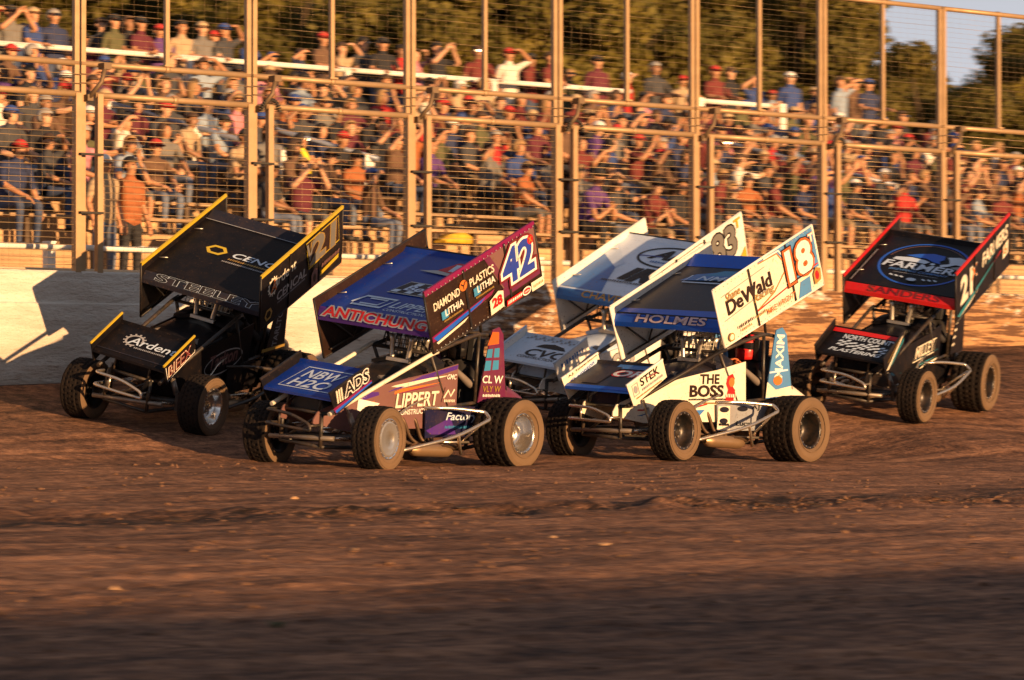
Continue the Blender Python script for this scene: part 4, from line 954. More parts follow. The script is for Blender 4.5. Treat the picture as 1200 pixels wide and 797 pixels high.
    for x, u in ((1.0,0),(.86,.05),(.72,.09)):
        w_ = .35; rings.append([Vector((x, w_*a, np.interp(x,[.5,1.0],[1.085,.98])+.05+(.06+u*.4)*(1-a*a))) for a in (1,.6,.2,-.2,-.6,-1)]+[Vector((x,-w_,1.0)), Vector((x,w_,1.0))])
    cw.loft(rings, smooth=False); part('cowl', cw, S['hood'])
    poly = [(2.50,.46),(2.46,.575),(2.0,.775),(1.5,.90),(1.0,.98),(.52,1.085),(.47,.62),(.60,.44),(1.30,.43),(2.1,.40)]
    sides = {}
    for s in (1, -1):
        pm = MB(); xs_ = [.475,.52,.60,1.0,1.3,1.6,2.0,2.1,2.46,2.50]
        tp_ = lambda x: np.interp(x, [.47,.52,1.0,1.5,2.0,2.46,2.50], [.62,1.085,.98,.90,.775,.575,.50]); bt_ = lambda x: np.interp(x, [.47,.60,1.30,2.1,2.50], [.61,.44,.43,.40,.46])
        rings = []
        for x in xs_:
            y = np.interp(x,[.4,1.6,2.0,2.5],[.362,.352,.31,.20]); rings.append([Vector((x, s*y, bt_(x))), Vector((x, s*(y+.012), bt_(x))), Vector((x, s*(y+.012), tp_(x))), Vector((x, s*y, tp_(x)))])
        pm.loft(rings, smooth=False)
        sides[s] = part('side_panel', pm, S['side'])
    lowp = [(1.02,.62),(.98,.345),(.20,.36),(.02,.655),(.52,.665)]
    lowo = part('engine_side_panel', MB().prism(lowp, lambda a, b, t: Vector((a, .40+t, b)), 0, .012), S['low'])
    sp = [(.16,.70),(.08,1.30),(.05,1.44),(-.06,1.47),(-.14,1.40),(-.31,.74)]
    spo = {}
    for s in (1, -1): spo[s] = part('sail_panel', MB().prism(sp, lambda a, b, t: Vector((a, s*(.39+t), b)), 0, .012), S['sail'])
    tl = MB(); rings = []
    for x, w_, z0, z1 in ((-.16,.26,.52,.92),(-.3,.30,.48,.93),(-.6,.28,.47,.86),(-.9,.2,.48,.76),(-1.1,.11,.52,.68)):
        rings.append([Vector((x, w_*sgn(cos(a))*abs(cos(a))**.6, (z0+z1)/2+(z1-z0)/2*sgn(sin(a))*abs(sin(a))**.6)) for a in [2*PI*k/18 for k in range(18)]])
    tl.loft(rings); part('tail_tank', tl, S['tail'])
    # ---- cockpit
    se = MB(); se.prism([(.42,.42),(.02,.40),(-.14,1.14),(-.06,1.16),(.06,.50),(.42,.50)], lambda a, b, t: Vector((a, t, b)), -.22, .22)
    for s in (1, -1): se.box((-.13,.16*s-.03,1.10),(.06,.16*s+.03,1.32))
    part('seat', se, seatm)
    sw = MB(); ringp = [(.46+.05*sin(a), .165*cos(a), .90+.16*sin(a)) for a in [2*PI*k/20 for k in range(20)]]; sw.tube(ringp, .014, 6, closed=True)
    for a in (0, 2*PI/3, 4*PI/3): sw.tube([(.47,0,.90),(.46+.05*sin(a), .165*cos(a), .90+.16*sin(a))], .009, 5)
    sw.tube([(.47,0,.90),(.85,0,.92)], .015, 6); part('steering_wheel', sw, tubeblk)
    sc = MB(); fr = [(.97,-.27,1.17),(.93,-.25,1.37),(.93,.25,1.37),(.97,.27,1.17)]; sc.tube(fr, .012, 6, closed=True)
    for k in range(9): y = -.25+.5*(k+.5)/9; sc.tube([(.97,y,1.17),(.93,y,1.37)], .005, 4)
    for k in range(5): z = 1.17+.2*(k+.5)/5; sc.tube([(.97-.04*(k+.5)/5,-.265,z),(.97-.04*(k+.5)/5,.265,z)], .005, 4)
    part('rock_screen', sc, S.get('screen', tubeblk))
    # ---- rear end
    ra = MB(); ra.tube([(0,.62,RR_),(0,-.70,.39)], .04, 10); ra.lathe([(.05,-.1),(.13,-.07),(.14,0),(.13,.07),(.05,.1)], 16, 0, Matrix.Translation((0,.02,.375))); ra.build('rear_axle', steel, root)
    for s in (1, -1):
        MB().tube([(0,.5*s,.26),(.85,.38*s,.26)], .014, 6).build('radius_rod', chrome, root)
        sh = MB(); sh.tube([(-.08,.48*s,.34),(-.1,.36*s,.86)], .014, 6); sh.tube([(-.08,.46*s,.42),(-.095,.4*s,.68)], .032, 8); sh.build('shock_absorber', steel, root)
    nb = MB(); nb.tube(smooth_path([(1.68,.36,.24),(1.62,.60,.245),(.95,.78,.41),(.43,.78,.585),(.42,.70,.645),(.72,.52,.66),(1.0,.37,.64)], r=.22), .0185, 8); nb.tube([(.92,.775,.42),(.48,.50,.20),(.3,.35,.23)], .016, 8); nb.tube([(.46,.76,.58),(.40,.36,.24)], .014, 6)
    part('nerf_bar', nb, S.get('nerf', chrome))
    nb = MB(); nb.tube(smooth_path([(1.5,-.34,.26),(1.4,-.62,.28),(.62,-.62,.30),(.55,-.34,.28)]), .0185, 8); part('nerf_bar', nb, S.get('nerf', chrome))
    rb = MB(); rb.tube(smooth_path([(-.35,.26,.30),(-1.05,.26,.36),(-1.2,.2,.42),(-1.2,-.2,.42),(-1.05,-.26,.36),(-.35,-.26,.30)]), .018, 8); rb.tube(smooth_path([(-.7,.2,.62),(-1.18,.18,.60),(-1.18,-.18,.60),(-.7,-.2,.62)]), .016, 8); part('rear_bumper', rb, S.get('bumper', chrome))
    # ---- top wing
    ct, st = cos(c['wt']), sin(c['wt']); HWID = .709
    wp = lambda a, b, y: Vector((c['wx']-a*ct+b*st, y, c['wz']+a*st+b*ct))
    prof = [(.0,-.335),(.012,-.30),(.058,-.238),(.09,-.224),(1.44,-.210),(1.50,-.175),(1.507,-.178),(1.45,-.238),(1.0,-.275),(.5,-.315),(.12,-.355),(.02,-.352)]
    wc = MB(); wc.prism(prof, lambda a, b, t: wp(a, b, t), -HWID, HWID); wing = part('wing_centre', wc, S['centre'])
    po, pl = .129, 1.83
    def side(s, m, edge):
        o = po*s; t0, t1 = (HWID+.001, HWID+.013)
        pg = [(0,o),(pl,o),(pl,o-.687),(1.12,o-.672),(.0,o-.641)]
        pn = part('wing_side', MB().prism(pg, lambda a, b, t: wp(a, b, s*t), t0, t1), m)
        e = MB()
        for (a, b), (a2, b2) in zip(pg, pg[1:]+pg[:1]): e.tube([wp(a, b, s*(HWID+.007)), wp(a2, b2, s*(HWID+.007))], .0125, 6)
        e.build('edge_trim', edge, pn)
        if S.get('topedge') and (s > 0 or S.get('both_edges')):
            MB().prism([(0,o+.013),(pl,o+.013),(pl,o-.022),(0,o-.022)], lambda a, b, t: wp(a, b, s*t), HWID-.004, HWID+.018).build('top_edge', S['topedge'], pn)
        for a in S.get('stiff', (.62, 1.30)):
            sl = MB().prism([(a-.014,o-.015),(a+.014,o-.015),(a+.014,o-.655),(a-.014,o-.655)], lambda a_, b, t: wp(a_, b, s*t), t1, t1+.012); sl.build('stiffener', carbon, pn)
        # braces under the wing on the inside of the panel
        br_ = MB()
        for a, b, a2, b2 in ((.10,-.36,.45,o-.60),(.45,o-.60,.85,-.31),(.85,-.31,1.25,o-.62),(1.25,o-.62,1.5,-.24),(.08,o-.58,1.5,o-.63)):
            br_.tube([wp(a, b, s*(HWID-.02)), wp(a2, b2, s*(HWID-.02))], .011, 5)
        br_.build('brace', S.get('brace', tubeblk), pn)
        tk = MB()
        for a in (.35, 1.1): tk.tube([wp(a, o-.08, s*(HWID-.008)), wp(a+.03, -.20, s*(HWID-.10))], .007, 5)
        tk.build('stay', alumi, pn)
        return pn
    left = side(1, S['left'], S['edge']); right = side(-1, S['right'], S['edge'])
    MB().prism([(1.492,-.176),(1.500,-.168),(1.515,-.172),(1.507,-.190)], lambda a, b, t: wp(a, b, t), -HWID+.004, HWID-.004).build('rear_edge', carbon, wing)
    # band along the leading edge (the driver's name is painted on it)
    band = MB().prism([(-.0035,-.345),(.0085,-.299),(.055,-.2365),(.072,-.2305),(.058,-.2395),(.012,-.302),(0,-.345)], lambda a, b, t: wp(a, b, t), -HWID+.004, HWID-.004).build('leading_edge', S['band'], wing)
    # ---- nose wing
    gx, gz_, gl, gh, gt, goff, gph = 2.5395, .7203, .5878, .421, .4703, .0726, .246
    gp = lambda a, b, y: Vector((gx-a*cos(gt)+b*sin(gt), y, gz_+a*sin(gt)+b*cos(gt)))
    ng = MB(); ng.prism([(0,-.02),(.012,.002),(.05,.008),(.3,.004),(gl-.03,.0),(gl,.03),(gl+.004,.028),(gl-.02,-.014),(.3,-.035),(.05,-.032)], lambda a, b, t: gp(a, b, t), -gh, gh); nose = part('nose_wing', ng, S['nose'])
    nside = {}
    for s in (1, -1):
        o = goff+(.02 if s < 0 else 0)
        pg = [(-.01,o),(gl+.03,o),(gl+.03,o-.20),(.02,o-gph)]
        n_ = MB().prism(pg, lambda a, b, t: gp(a, b, s*t), gh+.001, gh+.011).build('nose_wing_side', S['noseside'], root, B); nside[s] = n_
        e = MB().prism([(-.012,o+.008),(gl+.032,o+.008),(gl+.032,o-.010),(-.012,o-.010)], lambda a, b, t: gp(a, b, s*t), gh-.003, gh+.015); e.build('top_edge', S.get('noseedge', S['edge']), n_)
    if S.get('nosefront'): MB().prism([(-.006,-.024),(.006,.004),(.055,.0125),(.055,.0105),(.012,.003),(0,-.022)], lambda a, b, t: gp(a, b, t), -gh+.003, gh-.003).build('leading_edge', S['nosefront'], nose)
    for s in (1, -1): part('nose_wing_post', MB().tube([gp(.15,-.02,.2*s), Vector((2.42,.2*s,.56))], .012, 6).tube([gp(.45,-.02,.2*s), Vector((2.2,.2*s,.68))], .012, 6), tubeblk)
    # ---- print
    P = {}
    P['left'] = Print(left, lambda u, v, l: wp(u, po+v, HWID+.013+l))
    P['centre'] = Print(wing, lambda u, v, l: wp(.075+max(v,.018), np.interp(.075+max(v,.018), [.058,.09,1.44,1.50,1.6], [-.238,-.224,-.210,-.175,-.1])+l+.001, u))
    P['band'] = Print(band, lambda u, v, l: wp(.0085+v*.597-l*.8-.002, -.299+v*.802+l*.6+.002, u))
    P['nose'] = Print(nose, lambda u, v, l: gp(v, np.interp(v, [.05,.3,gl-.03,gl], [.008,.004,0,.03])+l+.001, u))
    P['noseL'] = Print(nside[1], lambda u, v, l: gp(u, goff+v, gh+.011+l))
    P['noseRin'] = Print(nside[-1], lambda u, v, l: gp(u, goff+.02+v, -gh-.001+l))
    P['side'] = Print(sides[1], lambda u, v, l: Vector((2.5-u, np.interp(2.5-u,[.4,1.6,2.0,2.5],[.362,.352,.31,.20])+.012+l, v)))
    P['low'] = Print(lowo, lambda u, v, l: Vector((1.1-u, .412+l, v)))
    P['sail'] = Print(spo[1], lambda u, v, l: Vector((.3-u, .402+l, v)))
    S['print'](P)
    # ---- driver
    driver(root, S, M @ B)
    return root
sgn = lambda v: 1 if v >= 0 else -1

DJ = dict(pelvis=(0,0,0), chest=(-.05,0,.36), neck=(-.05,0,.53), jaw=(-.02,0,.605), head=(-.03,0,.675), top=(-.04,0,.745),
    shL=(-.03,.19,.48), shR=(-.03,-.19,.48), elL=(.14,.30,.28), elR=(.14,-.30,.28), wrL=(.35,.19,.46), wrR=(.35,-.19,.46), hdL=(.3,-.1,.3), hdR=(.3,.1,.3), pnL=(-.5,0,.5), pnR=(-.5,0,.5),
    hipL=(.05,.09,0), hipR=(.05,-.09,0), knL=(.5,.12,.10), knR=(.5,-.12,.10), anL=(.9,.11,-.12), anR=(.9,-.11,-.12), toe=(.08,0,.10), face=(1,0,0), long=True)
_DM = {}
def driver(root, S, M):
    suit, hel, glove = S['suit'], S['helmet'], S['glove']
    if 'm' not in _DM: _DM['m'] = skin_person('person', DJ, [skins[0], suit, suit, suit, shoem, darkm, suit], curl=.9)
    o = link('person', _DM['m'], None, M @ Matrix.Translation((.02,0,.57)))
    vals = {SKIN: glove, SHIRT: suit, TROU: suit, SHIN: suit, SLEEVE: S.get('sleeve', suit)}
    for i, m in vals.items(): o.material_slots[i].link = 'OBJECT'; o.material_slots[i].material = m
    tag(o, S['driver'], 'person', 'drivers in the race cars')
    HM = Matrix.Translation((-.025,0,.685)) @ Matrix.Rotation(.12, 4, 'Y')
    mb = MB(); n = 22; rings = []
    for k in range(10):
        z = -.14+.29*k/9; f = math.sqrt(max(.0, 1-(max(z,-.02)/.155)**2)); f = max(f, .06); rings.append([Vector(((.145*cos(a)+(.03 if cos(a) > 0 and z < -.03 else 0)*cos(a))*f, .125*sin(a)*f, z)) for a in [2*PI*j/n for j in range(n)]])
    mb.loft(rings); h = mb.build('helmet', hel, o, HM)
    v = MB(); pts = []
    for zz in (-.035, .04):
        pts.append([Vector((.150*cos(a), .130*sin(a), zz)) for a in np.linspace(-1.15, 1.15, 12)])
    v.add(pts[0]+pts[1], [(i, i+1, 13+i, 12+i) for i in range(11)], 0, True); v.add([p*1.02 for p in pts[0]+pts[1]], [(i, i+1, 13+i, 12+i) for i in range(11)], 0, True)
    v.build('visor', mat('dark_visor', (.01,.01,.014), .1), h)
    st_ = MB(); st_.tube([(.0,.127,.07),(.10,.085,.10),(.135,0,.105),(.10,-.085,.10),(0,-.127,.07)], .008, 5); st_.build('stripe', S.get('hstripe', wht), h)

# ------------------------------------------------------------------ the five cars
# side print: u = metres behind the nose (x = 2.5 - u); wing side: u from the front edge, v down from the top edge
lblue = paint('panel_blue', (.075,.22,.46), .35, .12); rust = paint('rust_orange', (.52,.11,.025), .35, .1)
def rivets(p):
    p.rings([[(a-.006,b-.006),(a+.006,b-.006),(a+.006,b+.006),(a-.006,b+.006)] for k in range(26) for a, b in ((.04+.07*k,-.028),(.04+.07*k,-.618-.016*min(1,k/15)))], silver, 'rivets')
def print42(P):
    p = P['centre']
    p.text('LIPPERT', .02, .17, .62, .13, ltb, slant=.35, bold=.03); p.text('CONSTRUCTION, INC', .0, .08, .64, .055, ltb, slant=.3)
    p.line([(-.42,.13),(-.06,.13),(.02,.33),(-.36,.33),(-.44,.17)], .036, ltb, 'emblem'); p.line([(-.34,.17),(-.12,.17),(-.07,.29),(-.29,.29)], .026, ltb, 'emblem'); 
    p.poly([(-.22,.47),(.50,.47),(.62,.74),(-.12,.74)], darkbr, 'emblem'); p.line([(-.22,.47),(.50,.47),(.62,.74),(-.12,.74)], .016, silver, closed=True)
    sq = []
    for i in range(8):
        for j in range(4):
            if (i+j) % 2 == 0 and not 0 < j < 3 or (i > 5 and (i+j) % 2): a = -.2+.085*i+.1*j*.25; b = .49+.06*j; sq.append([(a,b),(a+.08,b),(a+.105,b+.058),(a+.025,b+.058)])
    p.rings(sq, ltb, 'emblem'); p.text('Benic', -.08, .55, .46, .11, ltb, slant=.3, bold=.035, out=purple, outw=.09)
    p.poly([(-.22,1.0),(.62,.92),(.62,1.0),(.1,1.08)], silver); p.poly([(-.02,1.05),(.34,.99),(.56,1.04),(.50,1.22),(.10,1.26)], redpnt, 'emblem'); p.text('B', .12, 1.06, .30, .15, ltb, bold=.05); 
    P['band'].text('ANTICHUNG', -.64, .006, 1.28, .096, redpnt, slant=.25, bold=.05, out=silver, outw=.22)
    p = P['left']
    p.poly([(.95,-.012),(1.81,-.012),(1.81,-.50),(1.20,-.46)], mauve); p.poly([(0,-.01),(1.81,-.01),(1.81,-.045),(.0,-.045)], magenta); p.poly([(1.20,-.46),(1.81,-.50),(1.81,-.55),(1.02,-.56)], maroonp)
    p.poly([(.97,-.05),(1.06,-.05),(1.30,-.46),(1.22,-.46)], maroonp)
    p.poly([(.01,-.47),(1.06,-.40),(1.0,-.44),(.12,-.53),(.01,-.53)], magenta); p.poly([(.03,-.49),(.9,-.42),(.82,-.45),(.08,-.545)], royal); p.poly([(.06,-.55),(.60,-.50),(.52,-.53),(.08,-.575)], cream)
    p.text('DIAMOND', .10, -.235, .42, .08, cream, bold=.03); p.text('PLASTICS', .69, -.225, .40, .08, cream, bold=.03); p.ell(.585, -.165, .06, .055, orangep); p.line([(.55,-.14),(.585,-.17),(.585,-.205)], .016, darkbr, 'emblem'); p.line([(.585,-.17),(.625,-.13)], .016, darkbr, 'emblem'); rivets(p)
    for x, y in ((.19,-.37),(.72,-.345)):
        p.poly([(x,y),(x+.10,y),(x+.10,y+.085),(x,y+.085)], skyb, 'emblem'); p.text('LITHIA', x+.06, y+.022, .29, .07, wht, bold=.03); p.fine(x+.02, y-.028, .30, .022, goldp)
    p.text('42', 1.20, -.43, .50, .33, darkred, bold=.28, slant=.08); p.text('42', 1.20, -.43, .50, .33, paint('number_blue', (.02,.05,.34), .35, .1), bold=.07, out=wht, outw=.18, slant=.08); P['left'].text('42', 1.215, -.24, .49, .13, skyb, bold=.0, slant=.08) if False else None
    p.ell(1.70, -.13, .05, .05, redpnt); p.text('x', 1.675, -.155, .05, .05, orangep, bold=.05)
    p.poly([(.92,-.63),(1.14,-.62),(1.16,-.46),(1.08,-.43),(.93,-.48)], cream, 'emblem'); p.text('28', .97, -.57, .15, .09, redpnt, bold=.06, out=darkbr, outw=.12)
    p.poly([(1.18,-.645),(1.44,-.645),(1.44,-.585),(1.19,-.585)], redpnt, 'emblem'); p.fine(1.2, -.63, .23, .035, wht, slant=.3); p.ell(1.52, -.615, .075, .042, wht); p.ell(1.52, -.615, .058, .028, redpnt); p.fine(1.48,-.625,.08,.018,wht)
    p.poly([(1.60,-.66),(1.81,-.665),(1.81,-.57),(1.60,-.565)], cream, 'emblem'); p.fine(1.63,-.63,.15,.03,goldp)
    p = P['nose']
    p.line([(-.30,.09),(.36,.09),(.38,.50),(-.24,.50)], .016, ltb, closed=True); p.text('NBW', -.19, .30, .44, .15, ltb, slant=.2, bold=.03); p.text('H2O', -.22, .115, .46, .15, ltb, slant=.2, bold=.03)
    p = P['noseL']
    p.poly([(.0,-.17),(.60,-.155),(.60,-.185),(.02,-.225)], magenta); p.poly([(.02,-.20),(.60,-.172),(.60,-.185),(.03,-.23)], royal)
    p.rings([[(.07+.035*i,-.15),(.09+.035*i,-.15),(.10+.035*i,-.02),(.08+.035*i,-.02)] for i in range(3)], cream); p.text('ADS', .20, -.14, .36, .12, blk, slant=.15, bold=.05, out=wht, outw=.16)
    p = P['side']
    p.poly([(.55,.70),(.95,.80),(1.97,1.03),(1.98,1.075),(1.5,.975),(1.0,.895),(.52,.775)], purple); p.poly([(.52,.715),(1.2,.85),(1.9,.975),(1.55,.94),(1.0,.86)], cream); p.poly([(.60,.66),(1.1,.79),(1.75,.90),(1.1,.825)], orangep); p.poly([(.95,.76),(1.75,.875),(1.3,.825)], magenta)
    p.poly([(.5,.60),(.72,.60),(.80,.68),(.5,.72)], wht); p.text('LIPPERT', 1.04, .64, .66, .135, cream, slant=.10, bold=.045, rot=.05, out=darkbr, outw=.07); p.text('CONSTRUCTION', 1.08, .565, .58, .05, wht, rot=.05, bold=.03)
    p.poly([(1.76,.70),(1.98,.71),(1.99,.86),(1.80,.85)], mauve, 'emblem'); p.line([(1.79,.74),(1.85,.82),(1.90,.76),(1.95,.83)], .02, cream, 'emblem'); p.fine(1.80,.70,.17,.03,cream); p.text('GMC', 1.80, .93, .15, .05, wht, slant=.2)
    p = P['low']; p.poly([(.2,.38),(.62,.38),(.5,.55),(.12,.42)], purple); p.text('Factory', .42, .50, .50, .10, ltb, slant=.3, bold=.03); p.fine(.42,.44,.45,.03,skyb)
    p = P['sail']; p.poly([(.19,1.28),(.38,1.30),(.36,1.42),(.25,1.42)], rust); p.poly([(.18,1.02),(.42,1.04),(.40,1.26),(.20,1.24)], skyb, 'emblem'); p.line([(.30,1.03),(.30,1.25)], .03, maroonp); p.line([(.18,1.14),(.42,1.15)], .03, maroonp)
    p.text('CL W', .17, .90, .34, .075, wht, bold=.04); p.text('VLY W', .19, .81, .30, .06, goldp, bold=.03); p.fine(.2,.76,.3,.03,wht)
def print18(P):
    p = P['band']; p.text('HOLMES', -.42, .012, .92, .082, paint('pale_pink', (.66,.52,.55), .35, .1), slant=.25, bold=.05, out=darkbr, outw=.11)
    p = P['centre']
    p.poly([(-.70,.0),(.70,.0),(.70,.17),(-.70,.12)], royal); p.poly([(-.70,1.26),(.70,1.26),(.70,1.46),(-.70,1.46)], royal); p.text('LANDCARE', -.2, 1.31, .75, .085, ltb, slant=.3, bold=.03); p.ell(-.27,1.36,.06,.05,orangep)
    p.poly([(-.5,.88),(.60,.98),(.62,1.16),(-.1,1.14),(-.4,1.05)], midb, 'emblem'); p.poly([(-.30,1.02),(.62,1.10),(.62,1.18),(-.1,1.17)], skyb); p.line([(-.42,1.02),(-.44,.84),(.42,.84)], .025, ltb, 'emblem'); p.text('NMOV', -.30, .90, .66, .11, ltb, slant=.3, bold=.03)
    p = P['left']
    p.poly([(.80,-.012),(1.81,-.012),(1.81,-.46),(1.20,-.46),(1.34,-.27),(1.14,-.045),(.80,-.04)], lblue); rivets(p); p.poly([(1.36,-.66),(1.60,-.67),(1.62,-.50),(1.44,-.50)], lblue)
    p.line([(.80,-.03),(1.14,-.05),(1.27,-.25),(.98,-.42),(.62,-.50)], .014, orangep); p.line([(.62,-.50),(1.2,-.46),(1.79,-.42)], .014, redpnt); p.line([(.90,-.02),(1.17,-.03),(1.32,-.25),(1.2,-.42)], .02, wht)
    p.line([(.1,-.12),(.9,-.10)], .006, greyp); p.line([(.08,-.38),(.9,-.34)], .006, greyp)
    p.text('Shane', .15, -.20, .26, .085, goldp, slant=.35, bold=.02); p.text('DeWald', .16, -.345, .80, .15, darkbr, bold=.045, rot=.02); p.text('Racing', .60, -.42, .36, .10, goldp, slant=.35, bold=.02)
    p.text('18', 1.27, -.43, .42, .33, darkbr, bold=.24); p.text('18', 1.27, -.43, .42, .33, wht, bold=.08, out=rust, outw=.19); p.line([(1.25,-.44),(1.70,-.44)], .012, darkbr); p.text('T', 1.70, -.15, .08, .085, wht, bold=.06, out=orangep, outw=.14)
    p.poly([(1.66,-.62),(1.78,-.60),(1.80,-.48),(1.72,-.44),(1.66,-.50)], goldp, 'emblem'); p.ell(1.72,-.53,.035,.05,redpnt); p.text('MIKE WRIGHT', .78, -.60, .50, .06, orangep, slant=.2)
    p.ell(.12,-.57,.05,.045,goldp); p.ell(.12,-.57,.035,.03,cream); p.fine(.26,-.54,.26,.035,darkbr); p.fine(.30,-.585,.18,.028,goldp); p.fine(.58,-.55,.20,.03,goldp)
    p = P['nose']; p.text('ORI', -.04, .30, .46, .13, wht, slant=.2, bold=.05, out=redpnt, outw=.2); p.poly([(-.1,.47),(.41,.47),(.41,.56),(-.1,.56)], midb); p.poly([(-.28,.10),(-.06,.10),(-.02,.50),(-.22,.50)], darkbr)
    p = P['noseL']; p.text('STEK', .20, -.11, .32, .085, blk, bold=.05); p.line([(.06,-.16),(.15,-.16),(.15,-.04),(.06,-.04)], .012, greyp, closed=True); p.ell(.105,-.10,.03,.04,greyp); p.fine(.20,-.16,.36,.03,greyp); p.fine(.08,-.20,.44,.018,goldp)
    p = P['noseRin']; p.ell(.30,-.10,.28,.055,ltb,rot=.12); p.text('Thompson', .10, -.135, .42, .055, navyp, slant=.2, rot=.10, bold=.03); p.fine(.18,-.15,.28,.02,navyp,rot=.1); p.text('A.J. TowerStone', .09, -.045, .50, .03, darkbr, rot=.04)
    p = P['side']
    p.text('THE', 1.22, .83, .32, .095, darkbr, bold=.07, rot=.03); p.text('BOSS', 1.06, .69, .56, .115, darkbr, bold=.08, rot=.03); p.fine(1.04,.65,.72,.022,darkbr,rot=.03); p.fine(1.20,.615,.5,.02,goldp,rot=.03)
    p.poly([(1.66,.66),(1.80,.66),(1.82,.78),(1.76,.82),(1.80,.90),(1.76,.95),(1.68,.92),(1.66,.84),(1.70,.78)], redpnt, 'emblem'); p.ell(1.75,.86,.05,.05,orangep); p.fine(1.66,.70,.16,.04,cream)
    p.poly([(.3,.47),(1.2,.47),(1.32,.56),(.5,.52)], midb); p.line([(.3,.53),(1.0,.55),(1.35,.62)], .014, redpnt); p.poly([(.20,.58),(.95,.80),(1.0,.86),(.5,.76)], cream)
    p = P['low']; p.poly([(.10,.36),(.32,.36),(.30,.61),(.10,.60)], cream, 'emblem'); p.text('AJ', .68, .57, .14, .055, blk, bold=.03); p.line([(.40,.45),(.60,.45),(.64,.52),(.42,.52)], .012, greyp, closed=True); p.text('Lucas', .42, .405, .30, .05, blk, slant=.2, bold=.04); p.ell(.52,.585,.09,.028,charc); p.ell(.2,.57,.08,.03,charc); p.ell(.2,.45,.07,.03,charc); p.fine(.12,.40,.18,.03,blk)
    p = P['sail']; p.text('MAXIM', .40, .93, .46, .13, wht, rot=PI/2, bold=.05); p.ell(.33,.90,.08,.05,orangep); p.line([(.17,.98),(.50,1.02)], .02, ltb); p.poly([(.13,.71),(.60,.75),(.58,.85),(.30,.80),(.14,.88)], cream)
def print83(P):
    p = P['band']; p.text('CHAVEZ', -.36, .012, .66, .080, goldp, slant=.3, bold=.03)
    p = P['centre']
    p.poly([(-.70,.0),(-.10,.0),(-.22,.30),(-.34,.62),(-.70,.90)], midb); p.poly([(-.70,.9),(-.34,.62),(-.30,.75),(-.70,1.2)], ltb)
    p.ring(.20, 1.02, .48, .27, .032, blk, n=40); p.text('Art', -.10, .96, .50, .22, blk, slant=.4, bold=.08); p.line([(-.26,.99),(.05,1.02)], .018, navyp); p.fine(-.02,.86,.36,.045,midb)
    p.poly([(-.14,.36),(-.03,.36),(.05,.68),(-.06,.68)], blk, 'emblem'); p.text('RS', .02, .36, .46, .31, blk, slant=.25, bold=.12); p.fine(-.30,.28,.9,.045,charc)
    p = P['left']; p.text('83', 1.19, -.42, .46, .35, dsilver, bold=.06, out=blk, outw=.14); p.text('T', 1.66, -.14, .12, .10, yelp, bold=.06, out=blk, outw=.11); p.line([(.02,-.035),(1.0,-.03),(1.1,-.06)], .008, darkbr); p.text('Chavez', .2, -.3, .6, .16, midb, slant=.3, bold=.03); p.poly([(1.5,-.66),(1.81,-.665),(1.81,-.42)], yelp)
    p = P['nose']; p.text('CVC', -.16, .16, .52, .15, blk, slant=.15, bold=.05); p.text('CONSTRUCTION', -.20, .095, .50, .05, charc, slant=.15); p.poly([(-.12,.36),(.30,.36),(.24,.42),(.08,.46),(-.05,.43)], blk, 'emblem'); p.rings([[(-.36+.04*i,.5+.02*(i%3)),(-.33+.04*i,.5+.02*(i%3)),(-.33+.04*i,.53+.02*(i%3)),(-.36+.04*i,.53+.02*(i%3))] for i in range(18)], greyp)
    p = P['noseL']; p.fine(.1,-.12,.4,.06,midb)
    p = P['side']; p.text('83', 1.1, .62, .4, .25, silver, bold=.05, out=blk, outw=.1)
